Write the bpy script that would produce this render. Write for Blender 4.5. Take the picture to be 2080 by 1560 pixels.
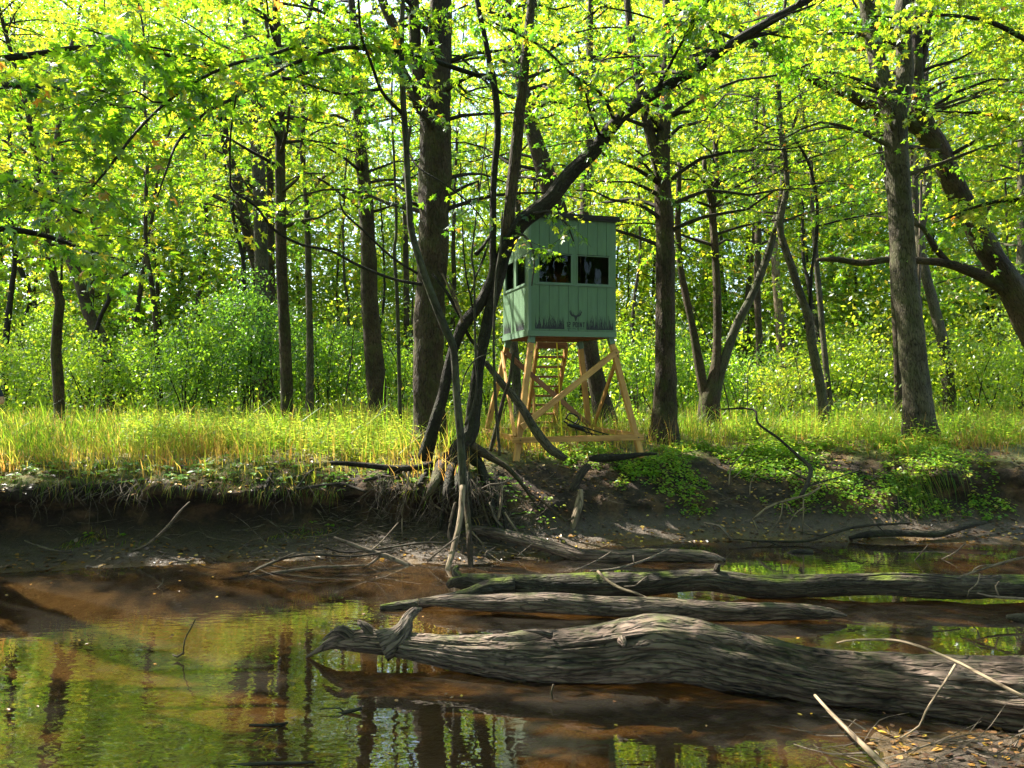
import bpy, math, random
import numpy as np
from mathutils import Vector
from mathutils.bvhtree import BVHTree

SC = bpy.context.scene
for o in list(bpy.data.objects):
    bpy.data.objects.remove(o)
rng = np.random.default_rng(7)
random.seed(7)
R = math.radians

# ------------------------------------------------------------------ camera, sky, sun, exposure
EYE = 2.2
cam_d = bpy.data.cameras.new('camera')
cam_d.sensor_width = 36.0
cam_d.lens = 26.0
cam_d.clip_start = 0.05
cam_d.clip_end = 600
cam = bpy.data.objects.new('camera', cam_d)
SC.collection.objects.link(cam)
cam.location = (0, 0, EYE)
cam.rotation_euler = (R(90), 0, 0)
SC.camera = cam

SUN_AZ = R(-56)          # from +Y towards -X: behind the wood, to the left
SUN_EL = R(47)
SUN = Vector((math.sin(SUN_AZ) * math.cos(SUN_EL), math.cos(SUN_AZ) * math.cos(SUN_EL), math.sin(SUN_EL)))
world = bpy.data.worlds.new('World')
SC.world = world
world.use_nodes = True
wn = world.node_tree
wn.nodes.clear()
sky = wn.nodes.new('ShaderNodeTexSky')
sky.sky_type = 'NISHITA'
sky.sun_disc = False
sky.sun_elevation = SUN_EL
sky.sun_rotation = SUN_AZ % (2 * math.pi)
sky.dust_density = 1.6
sky.air_density = 1.0
bg = wn.nodes.new('ShaderNodeBackground')
bg.inputs['Strength'].default_value = 0.11
wo = wn.nodes.new('ShaderNodeOutputWorld')
wn.links.new(sky.outputs[0], bg.inputs[0])
wn.links.new(bg.outputs[0], wo.inputs[0])
sl = bpy.data.lights.new('sun', 'SUN')
sl.energy = 5.0
sl.angle = R(0.53)
sl.color = (1.0, 0.93, 0.80)
so = bpy.data.objects.new('sun', sl)
SC.collection.objects.link(so)
so.rotation_euler = SUN.to_track_quat('Z', 'Y').to_euler()
SC.view_settings.view_transform = 'Standard'
SC.view_settings.look = 'None'
SC.view_settings.gamma = 1.0
SC.view_settings.use_curve_mapping = False
SC.view_settings.exposure = 2.35
SC.cycles.max_bounces = 10
SC.cycles.diffuse_bounces = 5
SC.cycles.glossy_bounces = 3
SC.cycles.transmission_bounces = 6
SC.cycles.transparent_max_bounces = 8
SC.cycles.sample_clamp_indirect = 6.0
SC.cycles.use_denoising = True

# ------------------------------------------------------------------ numpy helpers
FPX = 1502.0


def P(px, py, d):
    """photo pixel (2080 wide) at depth d -> place"""
    return np.array([(px - 1040) / FPX * d, d, EYE - (py - 780) / FPX * d])


def hash3(i, j, k, seed=0):
    n = (i.astype(np.int64) * 374761393 + j.astype(np.int64) * 668265263 + k.astype(np.int64) * 2147483647 + seed * 144665) & 0x7fffffff
    n = ((n ^ (n >> 13)) * 1274126177) & 0x7fffffff
    n = ((n ^ (n >> 16)) * 668265263) & 0x7fffffff
    return (n & 0xffff) / 65535.0


def vnoise(p, seed=0):
    p = np.asarray(p, float)
    f = np.floor(p).astype(np.int64)
    t = p - f
    t = t * t * (3 - 2 * t)
    out = 0
    for a in (0, 1):
        for b in (0, 1):
            for c in (0, 1):
                w = (t[..., 0] if a else 1 - t[..., 0]) * (t[..., 1] if b else 1 - t[..., 1]) * (t[..., 2] if c else 1 - t[..., 2])
                out = out + w * hash3(f[..., 0] + a, f[..., 1] + b, f[..., 2] + c, seed)
    return out * 2 - 1


def fbm(p, oct=3, seed=0):
    s, a, out = 1.0, 1.0, 0
    for i in range(oct):
        out = out + a * vnoise(np.asarray(p) * s, seed + i * 17)
        s *= 2.03
        a *= 0.5
    return out


def mesh(name, V, F, attrs=None, smooth=False):
    """V (n,3); F list of int arrays (m,3) and/or (m,4)"""
    V = np.asarray(V, np.float32)
    if not isinstance(F, (list, tuple)):
        F = [F]
    F = [np.asarray(f, np.int32) for f in F if len(f)]
    me = bpy.data.meshes.new(name)
    me.vertices.add(len(V))
    me.vertices.foreach_set('co', V.ravel())
    nl = sum(f.size for f in F)
    npoly = sum(len(f) for f in F)
    me.loops.add(nl)
    me.loops.foreach_set('vertex_index', np.concatenate([f.ravel() for f in F]))
    me.polygons.add(npoly)
    tot = np.concatenate([np.full(len(f), f.shape[1], np.int32) for f in F])
    st = np.concatenate([[0], np.cumsum(tot)[:-1]]).astype(np.int32)
    me.polygons.foreach_set('loop_start', st)
    me.polygons.foreach_set('loop_total', tot)
    me.polygons.foreach_set('use_smooth', np.full(npoly, bool(smooth)))
    me.update(calc_edges=True)
    for k, v in (attrs or {}).items():
        v = np.asarray(v, np.float32)
        if v.ndim == 1:
            a = me.attributes.new(k, 'FLOAT', 'POINT')
            a.data.foreach_set('value', v)
        else:
            a = me.attributes.new(k, 'FLOAT_VECTOR', 'POINT')
            a.data.foreach_set('vector', v.ravel())
    return me


def tag(o, label=None, cat=None, group=None, kind=None):
    if label: o['label'] = label
    if cat: o['category'] = cat
    if group: o['group'] = group
    if kind: o['kind'] = kind
    return o


def thing(name, label, cat, loc=(0, 0, 0), rz=0.0, group=None):
    o = bpy.data.objects.new(name, None)
    o.empty_display_size = 0.2
    SC.collection.objects.link(o)
    o.location = tuple(float(v) for v in loc)
    o.rotation_euler = (0, 0, rz)
    return tag(o, label, cat, group)


def link(name, me, mat, parent=None, kind=None, label=None):
    o = bpy.data.objects.new(name, me)
    SC.collection.objects.link(o)
    if mat is not None and len(me.materials) == 0:
        me.materials.append(mat)
    if parent is not None:
        o.parent = parent
    if kind: o['kind'] = kind
    if label: o['label'] = label
    return o


class Acc:
    """collects geometry, builds ONE mesh"""
    def __init__(s):
        s.V, s.T, s.Q, s.A, s.n = [], [], [], {}, 0

    def add(s, V, T=None, Q=None, **A):
        V = np.asarray(V, float)
        if T is not None and len(T): s.T.append(np.asarray(T) + s.n)
        if Q is not None and len(Q): s.Q.append(np.asarray(Q) + s.n)
        s.V.append(V)
        for k, v in A.items():
            s.A.setdefault(k, []).append(np.asarray(v, float))
        s.n += len(V)
        return s

    def build(s, name, mat, parent=None, kind=None, smooth=False, org=None, label=None):
        if not s.V:
            return None
        V = np.concatenate(s.V)
        if org is not None: V = V - np.asarray(org)
        F = []
        if s.T: F.append(np.concatenate(s.T))
        if s.Q: F.append(np.concatenate(s.Q))
        return link(name, mesh(name, V, F, {k: np.concatenate(v) for k, v in s.A.items()}, smooth), mat, parent, kind, label)


def resample(pts, rad, step):
    """Catmull-Rom through pts, at about `step`"""
    pts = np.asarray(pts, float); rad = np.asarray(rad, float)
    if len(pts) == 2:
        n = max(2, int(np.linalg.norm(pts[1] - pts[0]) / step) + 1)
        t = np.linspace(0, 1, n)[:, None]
        return pts[0] * (1 - t) + pts[1] * t, rad[0] * (1 - t[:, 0]) + rad[1] * t[:, 0]
    ext = np.vstack([2 * pts[0] - pts[1], pts, 2 * pts[-1] - pts[-2]])
    er = np.concatenate([[rad[0]], rad, [rad[-1]]])
    OP, OR = [], []
    for i in range(1, len(ext) - 2):
        L = np.linalg.norm(ext[i + 1] - ext[i])
        n = max(1, int(round(L / step)))
        t = np.linspace(0, 1, n, endpoint=False)[:, None]
        p0, p1, p2, p3 = ext[i - 1], ext[i], ext[i + 1], ext[i + 2]
        OP.append(0.5 * ((2 * p1) + (-p0 + p2) * t + (2 * p0 - 5 * p1 + 4 * p2 - p3) * t ** 2 + (-p0 + 3 * p1 - 3 * p2 + p3) * t ** 3))
        OR.append(er[i] * (1 - t[:, 0]) + er[i + 1] * t[:, 0])
    OP.append(pts[-1:]); OR.append([rad[-1]])
    return np.vstack(OP), np.concatenate(OR)


def tube(pts, rad, sides=8, step=0.1, rough=0.0, flare=0.0, seed=0, wob=0.0, closed=True, ridge=0.0, freq=9.0, oval=1.0, along=2.2):
    """tapering round-section body along a path. returns V, Q, bark coordinate"""
    p, r = resample(pts, rad, step)
    n = len(p)
    if wob:
        s = np.concatenate([[0], np.cumsum(np.linalg.norm(np.diff(p, axis=0), axis=1))])
        for ax in range(3):
            p[:, ax] += wob * vnoise(np.stack([s * 1.7, s * 0 + ax * 7.3 + 0.5, s * 0 + seed * 3.1], 1), seed) * np.minimum(1, s / 0.3)
    t = np.gradient(p, axis=0)
    t /= np.linalg.norm(t, axis=1)[:, None] + 1e-9
    ref = np.array([0, 1.0, 0]) if abs(t[0, 1]) < 0.8 else np.array([1.0, 0, 0])
    u = np.zeros_like(t)
    prev = ref - t[0] * ref.dot(t[0]); prev /= np.linalg.norm(prev)
    for i in range(n):
        prev = prev - t[i] * prev.dot(t[i]); prev /= np.linalg.norm(prev) + 1e-9
        u[i] = prev
    v = np.cross(t, u)
    a = np.linspace(0, 2 * math.pi, sides, endpoint=False)
    ca, sa = np.cos(a), np.sin(a)
    s = np.concatenate([[0], np.cumsum(np.linalg.norm(np.diff(p, axis=0), axis=1))])
    rr = np.repeat(r[:, None], sides, 1)
    S = np.repeat(s[:, None], sides, 1)
    CO = np.stack([rr * ca, rr * sa, S], -1)
    if flare:
        h = p[:, 2] - p[0, 2]
        ph = seed * 1.7
        lob = 0.55 + 0.45 * np.cos(5 * a + ph) + 0.25 * np.cos(3 * a + 2 * ph)
        rr = rr * (1 + flare * np.exp(-np.maximum(h, 0) / 0.22)[:, None] * lob[None, :])
    if rough:
        q = np.stack([ca[None, :] * 1.2 * np.ones((n, 1)), sa[None, :] * 1.2 * np.ones((n, 1)), S * 1.1 + seed * 5.0], -1)
        rr = rr * (1 + rough * fbm(q * 1.6, 3, seed))
    if ridge:
        q = np.stack([ca[None, :] * freq * 0.5 * np.ones((n, 1)), sa[None, :] * freq * 0.5 * np.ones((n, 1)), S * along + seed * 5.0], -1)
        rd = 1 - np.abs(fbm(q, 3, seed + 5))
        rr = rr * (1 + ridge * (rd - 0.6))
    V = p[:, None, :] + u[:, None, :] * (rr * ca)[..., None] + v[:, None, :] * (rr * sa * oval)[..., None]
    V = V.reshape(-1, 3)
    i = np.arange(n - 1)[:, None] * sides
    j = np.arange(sides)[None, :]
    j2 = (j + 1) % sides
    Q = np.stack([i + j, i + j2, i + sides + j2, i + sides + j], -1).reshape(-1, 4)
    CO = CO.reshape(-1, 3)
    T = np.zeros((0, 3), int)
    if closed:
        V = np.vstack([V, p[0], p[-1]])
        CO = np.vstack([CO, CO[0] * 0.0, CO[-1]])
        k0, k1 = n * sides, n * sides + 1
        jj = np.arange(sides)
        T = np.vstack([np.stack([np.full(sides, k0), (jj + 1) % sides, jj], 1),
                       np.stack([np.full(sides, k1), (n - 1) * sides + jj, (n - 1) * sides + (jj + 1) % sides], 1)])
    return V, T, Q, CO


def add_tube(acc, *a, **k):
    V, T, Q, CO = tube(*a, **k)
    acc.add(V, T, Q, bark_co=CO)


def box_vf(lo, hi, bev=0.0):
    lo = np.array(lo, float); hi = np.array(hi, float)
    V = np.array([[x, y, z] for x in (lo[0], hi[0]) for y in (lo[1], hi[1]) for z in (lo[2], hi[2])])
    Q = np.array([[0, 1, 3, 2], [4, 6, 7, 5], [0, 4, 5, 1], [2, 3, 7, 6], [0, 2, 6, 4], [1, 5, 7, 3]])
    return V, Q


def beam_vf(a, b, w, h, up=(0, 0, 1)):
    """rectangular timber from a to b, with a small chamfer"""
    a = np.asarray(a, float); b = np.asarray(b, float)
    t = b - a; L = np.linalg.norm(t); t /= L
    up = np.asarray(up, float)
    s = np.cross(t, up); s /= np.linalg.norm(s)
    n = np.cross(s, t)
    c = min(w, h) * 0.08
    sec = [(-w / 2 + c, -h / 2), (w / 2 - c, -h / 2), (w / 2, -h / 2 + c), (w / 2, h / 2 - c), (w / 2 - c, h / 2), (-w / 2 + c, h / 2), (-w / 2, h / 2 - c), (-w / 2, -h / 2 + c)]
    V = [p + s * x + n * y for p in (a, b) for x, y in sec]
    Q = [[i, (i + 1) % 8, 8 + (i + 1) % 8, 8 + i] for i in range(8)]
    Vc = V + [a, b]
    T = [[16, (i + 1) % 8, i] for i in range(8)] + [[17, 8 + i, 8 + (i + 1) % 8] for i in range(8)]
    co = np.array([(x, y, 0) for x, y in sec] + [(x, y, L) for x, y in sec] + [(0, 0, 0), (0, 0, L)])
    return np.array(Vc), np.array(T), np.array(Q), co


# leaf outlines: (vertices, triangles); x runs along the leaf
def star_leaf(half, c=(0.3, 0)):
    up = [(x, y) for x, y in half]
    ol = [(0, 0)] + up + [(1.0, 0)] + [(x, -y) for x, y in reversed(up)]
    V = [c] + ol
    z = lambda x, y: -0.30 * abs(y) - 0.22 * x * x
    V = np.array([(x, y, z(x, y)) for x, y in V])
    m = len(ol)
    T = np.array([[0, 1 + i, 1 + (i + 1) % m] for i in range(m)])
    return V, T


LEAF_NEAR = star_leaf([(-0.06, 0.30), (0.20, 0.16), (0.42, 0.50), (0.60, 0.50), (0.43, 0.15), (0.72, 0.21), (0.70, 0.09)])
LEAF_MID = star_leaf([(0.0, 0.33), (0.24, 0.14), (0.56, 0.47), (0.46, 0.13)])
V6 = np.array([(0, 0, 0), (0.22, 0.46, -0.12), (0.36, 0.13, -0.04), (1, 0, -0.2), (0.36, -0.13, -0.04), (0.22, -0.46, -0.12)])
LEAF_FAR = (V6, np.array([[0, 2, 1], [0, 3, 2], [0, 4, 3], [0, 5, 4]]))
LEAF_OVAL = (np.array([(0, 0, 0), (0.45, 0.27, -0.05), (1, 0, -0.15), (0.45, -0.27, -0.05)]), np.array([[0, 2, 1], [0, 3, 2]]))
LEAF_WEED = (np.array([(0, 0, 0), (0.3, 0.34, -0.03), (0.65, 0.24, -0.1), (1, 0, -0.25), (0.65, -0.24, -0.1), (0.3, -0.34, -0.03)]), np.array([[0, 2, 1], [0, 3, 2], [0, 4, 3], [0, 5, 4]]))


def norm(a):
    return a / (np.linalg.norm(a, axis=-1, keepdims=True) + 1e-9)


BT, BR = [], []      # openings cut in the canopy for sun patches: the point lit and how wide
SUNV = np.array(SUN)


def open_sky(p, r):
    BT.append(np.asarray(p, float)); BR.append(r * 1.25)


def leaves(acc, tmpl, pos, X, N, size, tint):
    tv, tf = tmpl
    if len(BT) and len(pos):
        rel = pos[:, None, :] - np.array(BT)[None]
        t = rel @ SUNV
        dist = np.linalg.norm(rel - t[..., None] * SUNV, axis=2)
        k = ~((dist < np.array(BR)[None]) & (t > 2.0)).any(1)
        if not k.all():
            pos, X, N, size, tint = pos[k], X[k], N[k], np.asarray(size)[k], tint[k]
    n, k = len(pos), len(tv)
    if n == 0:
        return
    X = norm(X)
    Y = norm(np.cross(N, X))
    Z = np.cross(X, Y)
    sz = np.asarray(size)[:, None, None]
    V = pos[:, None, :] + sz * (tv[None, :, 0, None] * X[:, None, :] + tv[None, :, 1, None] * Y[:, None, :] + tv[None, :, 2, None] * Z[:, None, :])
    T = (tf[None] + (np.arange(n) * k)[:, None, None]).reshape(-1, 3)
    acc.add(V.reshape(-1, 3), T, tint=np.repeat(tint, k))


# ------------------------------------------------------------------ materials
MAT = {}


def newmat(name):
    m = bpy.data.materials.new(name)
    m.use_nodes = True
    nt = m.node_tree
    nt.nodes.clear()
    out = nt.nodes.new('ShaderNodeOutputMaterial')
    MAT[name] = m
    return m, nt, out


def N(nt, kind, **kw):
    n = nt.nodes.new(kind)
    for k, v in kw.items():
        if k in n.inputs:
            n.inputs[k].default_value = v
        else:
            setattr(n, k, v)
    return n


def ramp(nt, stops, fac=None, interp='LINEAR'):
    r = nt.nodes.new('ShaderNodeValToRGB')
    r.color_ramp.interpolation = interp
    e = r.color_ramp.elements
    while len(e) < len(stops): e.new(0.5)
    for el, (p, c) in zip(e, stops):
        el.position = p
        el.color = (*c, 1) if len(c) == 3 else c
    if fac is not None: nt.links.new(fac, r.inputs[0])
    return r


def noise(nt, vec, scale, detail=4, rough=0.55, mapping=None):
    if mapping is not None:
        mp = N(nt, 'ShaderNodeMapping')
        mp.inputs['Scale'].default_value = mapping
        nt.links.new(vec, mp.inputs[0])
        vec = mp.outputs[0]
    n = N(nt, 'ShaderNodeTexNoise', Scale=scale, Detail=detail, Roughness=rough)
    nt.links.new(vec, n.inputs['Vector'])
    return n


def mixc(nt, fac, a, b, blend='MIX'):
    m = nt.nodes.new('ShaderNodeMix')
    m.data_type = 'RGBA'
    m.blend_type = blend
    for s, v in ((0, fac), (6, a), (7, b)):
        if hasattr(v, 'is_linked') or hasattr(v, 'links'):
            nt.links.new(v, m.inputs[s])
        elif s == 0:
            m.inputs[0].default_value = v
        else:
            m.inputs[s].default_value = (*v, 1)
    return m.outputs[2]


def math_n(nt, op, a, b=None, c=None, clamp=False):
    m = nt.nodes.new('ShaderNodeMath')
    m.operation = op
    m.use_clamp = clamp
    for i, v in enumerate((a, b, c)):
        if v is None: continue
        if isinstance(v, (int, float)): m.inputs[i].default_value = v
        else: nt.links.new(v, m.inputs[i])
    return m.outputs[0]


def leaf_mat(name, stops, tstops, trans=0.5, gloss=0.05, rough=0.38):
    m, nt, out = newmat(name)
    at = N(nt, 'ShaderNodeAttribute', attribute_name='tint')
    geo = N(nt, 'ShaderNodeNewGeometry')
    nz = noise(nt, geo.outputs['Position'], 9.0, 3)
    f = math_n(nt, 'MULTIPLY_ADD', nz.outputs[0], 0.16, math_n(nt, 'SUBTRACT', at.outputs['Fac'], 0.08), clamp=True)
    c1 = ramp(nt, stops, f); c2 = ramp(nt, tstops, f)
    d = N(nt, 'ShaderNodeBsdfDiffuse'); t = N(nt, 'ShaderNodeBsdfTranslucent'); g = N(nt, 'ShaderNodeBsdfGlossy', Roughness=rough)
    nt.links.new(c1.outputs[0], d.inputs[0]); nt.links.new(c2.outputs[0], t.inputs[0])
    g.inputs[0].default_value = (0.9, 0.95, 1, 1)
    a = N(nt, 'ShaderNodeMixShader', Fac=trans); b = N(nt, 'ShaderNodeMixShader', Fac=gloss)
    nt.links.new(d.outputs[0], a.inputs[1]); nt.links.new(t.outputs[0], a.inputs[2])
    nt.links.new(a.outputs[0], b.inputs[1]); nt.links.new(g.outputs[0], b.inputs[2])
    nt.links.new(b.outputs[0], out.inputs[0])
    return m


leaf_mat('maple_leaf',
         [(0.0, (0.016, 0.052, 0.010)), (0.40, (0.055, 0.11, 0.010)), (0.75, (0.15, 0.18, 0.014)), (0.9, (0.30, 0.22, 0.02)), (1.0, (0.30, 0.10, 0.02))],
         [(0.0, (0.06, 0.22, 0.012)), (0.40, (0.26, 0.50, 0.012)), (0.75, (0.62, 0.68, 0.025)), (0.9, (0.88, 0.60, 0.04)), (1.0, (0.65, 0.20, 0.03))], trans=0.64)
leaf_mat('shrub_leaf',
         [(0.0, (0.030, 0.075, 0.014)), (0.5, (0.085, 0.15, 0.016)), (0.85, (0.17, 0.21, 0.02)), (1.0, (0.25, 0.2, 0.02))],
         [(0.0, (0.13, 0.34, 0.03)), (0.5, (0.38, 0.62, 0.02)), (0.85, (0.68, 0.76, 0.04)), (1.0, (0.75, 0.5, 0.05))], trans=0.58, gloss=0.05)
leaf_mat('grass_blade',
         [(0.0, (0.025, 0.07, 0.010)), (0.4, (0.07, 0.13, 0.012)), (0.7, (0.19, 0.17, 0.03)), (0.88, (0.32, 0.22, 0.06)), (1.0, (0.28, 0.14, 0.04))],
         [(0.0, (0.08, 0.28, 0.01)), (0.4, (0.26, 0.48, 0.02)), (0.7, (0.52, 0.48, 0.05)), (0.88, (0.66, 0.44, 0.09)), (1.0, (0.50, 0.24, 0.05))], trans=0.5, gloss=0.015)
leaf_mat('weed_leaf',
         [(0.0, (0.03, 0.10, 0.012)), (0.5, (0.08, 0.18, 0.015)), (0.85, (0.22, 0.28, 0.03)), (1.0, (0.45, 0.36, 0.08))],
         [(0.0, (0.12, 0.40, 0.02)), (0.5, (0.32, 0.62, 0.03)), (0.85, (0.60, 0.70, 0.06)), (1.0, (0.8, 0.6, 0.1))], trans=0.5, gloss=0.025)
leaf_mat('dead_leaf',
         [(0.0, (0.06, 0.03, 0.015)), (0.35, (0.14, 0.07, 0.025)), (0.65, (0.32, 0.16, 0.03)), (0.85, (0.5, 0.33, 0.04)), (1.0, (0.16, 0.26, 0.05))],
         [(0.0, (0.05, 0.02, 0.01)), (0.35, (0.12, 0.06, 0.02)), (0.65, (0.3, 0.14, 0.02)), (0.85, (0.5, 0.3, 0.03)), (1.0, (0.15, 0.3, 0.04))], trans=0.25, gloss=0.06)


def bark_mat(name, dark, light, moss=0.25, mossc=(0.06, 0.09, 0.015), fine=1.0, bump=0.6, lichen=0.3, top_moss=False, rough=0.85, grain=1.0, cells=0.6):
    m, nt, out = newmat(name)
    at = N(nt, 'ShaderNodeAttribute', attribute_name='bark_co')
    vec = at.outputs['Vector']
    geo = N(nt, 'ShaderNodeNewGeometry')
    n1 = noise(nt, vec, 1.0, 5, 0.6, (38 * fine, 38 * fine, 5 * fine * grain))
    n2 = noise(nt, vec, 1.0, 3, 0.6, (9, 9, 2.2))
    n3 = noise(nt, geo.outputs['Position'], 2.8, 7, 0.72)
    n4 = noise(nt, geo.outputs['Position'], 21, 3, 0.6)
    vo = N(nt, 'ShaderNodeTexVoronoi', Scale=1.0)
    vo.feature = 'DISTANCE_TO_EDGE'
    mp = N(nt, 'ShaderNodeMapping'); mp.inputs['Scale'].default_value = (30 * fine, 30 * fine, 5.5 * fine * grain)
    wv = mixc(nt, 0.12, vec, n2.outputs['Color'], 'ADD')
    nt.links.new(wv, mp.inputs[0]); nt.links.new(mp.outputs[0], vo.inputs['Vector'])
    crack = ramp(nt, [(0.0, (0, 0, 0)), (0.22, (1, 1, 1))], vo.outputs['Distance'])
    h = math_n(nt, 'MULTIPLY_ADD', crack.outputs[0], cells, n1.outputs[0])
    h = math_n(nt, 'MULTIPLY_ADD', n2.outputs[0], 0.35, h)
    f = ramp(nt, [(0.42 + .25 * cells, (0, 0, 0)), (0.80 + cells, (1, 1, 1))], h)
    c = mixc(nt, f.outputs[0], dark, light)
    lic = ramp(nt, [(0.56, (0, 0, 0)), (0.66, (1, 1, 1))], n4.outputs[0])
    c = mixc(nt, math_n(nt, 'MULTIPLY', lic.outputs[0], lichen * .6), c, (0.13, 0.14, 0.10))
    mm = ramp(nt, [(0.46, (0, 0, 0)), (0.70, (1, 1, 1))], n3.outputs[0])
    mf = math_n(nt, 'MULTIPLY', mm.outputs[0], moss)
    if top_moss:
        sx = N(nt, 'ShaderNodeSeparateXYZ'); nt.links.new(geo.outputs['Normal'], sx.inputs[0])
        tz = math_n(nt, 'MULTIPLY_ADD', sx.outputs['Z'], 1.6, -0.75, clamp=True)
        mf = math_n(nt, 'MULTIPLY', math_n(nt, 'MULTIPLY', mf, tz), 1.6, clamp=True)
    n5 = noise(nt, geo.outputs['Position'], 1.7, 5, 0.65)
    pt = ramp(nt, [(0.36, (0.45, 0.43, 0.42)), (0.62, (1.15, 1.15, 1.15))], n5.outputs[0])
    c = mixc(nt, 1.0, c, pt.outputs[0], 'MULTIPLY')
    c = mixc(nt, mf, c, mossc)
    b = N(nt, 'ShaderNodeBsdfPrincipled', Roughness=rough)
    b.inputs['Specular IOR Level'].default_value = 0.25
    nt.links.new(c, b.inputs['Base Color'])
    bp = N(nt, 'ShaderNodeBump', Strength=bump, Distance=0.03)
    nt.links.new(h, bp.inputs['Height']); nt.links.new(bp.outputs[0], b.inputs['Normal'])
    nt.links.new(b.outputs[0], out.inputs[0])
    return m


bark_mat('bark_brown', (0.008, 0.005, 0.003), (0.058, 0.038, 0.023), moss=0.55, mossc=(0.055, 0.075, 0.014))
bark_mat('bark_grey', (0.011, 0.009, 0.006), (0.085, 0.072, 0.048), moss=0.35)
bark_mat('bark_dark', (0.004, 0.003, 0.0025), (0.024, 0.018, 0.013), moss=0.35, mossc=(0.035, 0.05, 0.015), fine=1.3)
bark_mat('bark_smooth', (0.012, 0.011, 0.008), (0.058, 0.053, 0.034), moss=0.5, mossc=(0.06, 0.08, 0.03), bump=0.25, fine=0.7)
bark_mat('driftwood', (0.004, 0.003, 0.0025), (0.14, 0.10, 0.078), moss=0.9, mossc=(0.05, 0.065, 0.015), fine=1.0, bump=1.0, top_moss=True, rough=0.8, grain=.42, cells=.42)
bark_mat('mossy_wood', (0.005, 0.004, 0.003), (0.050, 0.038, 0.027), moss=1.3, mossc=(0.10, 0.13, 0.012), fine=1.0, bump=1.0, top_moss=True, rough=0.8, grain=.5, cells=.42)
bark_mat('dead_twig', (0.02, 0.014, 0.011), (0.13, 0.10, 0.075), moss=0.1, fine=1.0, bump=0.2, lichen=0.2)
bark_mat('dark_twig', (0.008, 0.006, 0.005), (0.035, 0.027, 0.021), moss=0.2, fine=1.0, bump=0.2, lichen=0.15)
bark_mat('pale_wood', (0.05, 0.035, 0.022), (0.22, 0.165, 0.11), moss=0.15, fine=0.5, bump=0.25, lichen=0.1)


def ground_mat():
    m, nt, out = newmat('earth')
    geo = N(nt, 'ShaderNodeNewGeometry')
    pos = geo.outputs['Position']
    sx = N(nt, 'ShaderNodeSeparateXYZ'); nt.links.new(pos, sx.inputs[0])
    n1 = noise(nt, pos, 3.0, 6, 0.6); n2 = noise(nt, pos, 26, 5, 0.65); n3 = noise(nt, pos, 0.9, 4)
    z = math_n(nt, 'MULTIPLY_ADD', n1.outputs[0], 0.22, math_n(nt, 'SUBTRACT', sx.outputs['Z'], 0.11))
    bed = mixc(nt, n1.outputs[0], (0.12, 0.072, 0.024), (0.022, 0.014, 0.006))
    mud = mixc(nt, n2.outputs[0], (0.018, 0.013, 0.009), (0.105, 0.078, 0.055))
    soil = mixc(nt, n2.outputs[0], (0.007, 0.005, 0.0035), (0.040, 0.027, 0.018))
    litter = mixc(nt, n2.outputs[0], (0.022, 0.014, 0.008), (0.12, 0.07, 0.036))
    turf = mixc(nt, n2.outputs[0], (0.06, 0.08, 0.02), (0.20, 0.18, 0.07))
    f1 = ramp(nt, [(0.0, (0, 0, 0)), (0.05, (1, 1, 1))], z)
    f2 = ramp(nt, [(0.14, (0, 0, 0)), (0.34, (1, 1, 1))], z)  # soil set low on the bank; its dark tone also deepens the undercut's shade
    f3 = ramp(nt, [(0.88, (0, 0, 0)), (1.0, (1, 1, 1))], z)
    c = mixc(nt, f1.outputs[0], bed, mud)
    lf = ramp(nt, [(0.48, (0, 0, 0)), (0.62, (1, 1, 1))], n1.outputs[0])
    s2 = mixc(nt, lf.outputs[0], soil, litter)
    c = mixc(nt, f2.outputs[0], c, s2)
    c = mixc(nt, f3.outputs[0], c, mixc(nt, lf.outputs[0], turf, litter))
    b = N(nt, 'ShaderNodeBsdfPrincipled', Roughness=0.9)
    wet = ramp(nt, [(0.0, (0.35, 0.35, 0.35)), (0.12, (0.55, 0.55, 0.55)), (0.4, (0.95, 0.95, 0.95))], z)
    nt.links.new(wet.outputs[0], b.inputs['Roughness'])
    b.inputs['Specular IOR Level'].default_value = 0.3
    nt.links.new(c, b.inputs['Base Color'])
    bp = N(nt, 'ShaderNodeBump', Strength=0.9, Distance=0.04)
    nt.links.new(n2.outputs[0], bp.inputs['Height']); nt.links.new(bp.outputs[0], b.inputs['Normal'])
    nt.links.new(b.outputs[0], out.inputs[0])


ground_mat()


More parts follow.
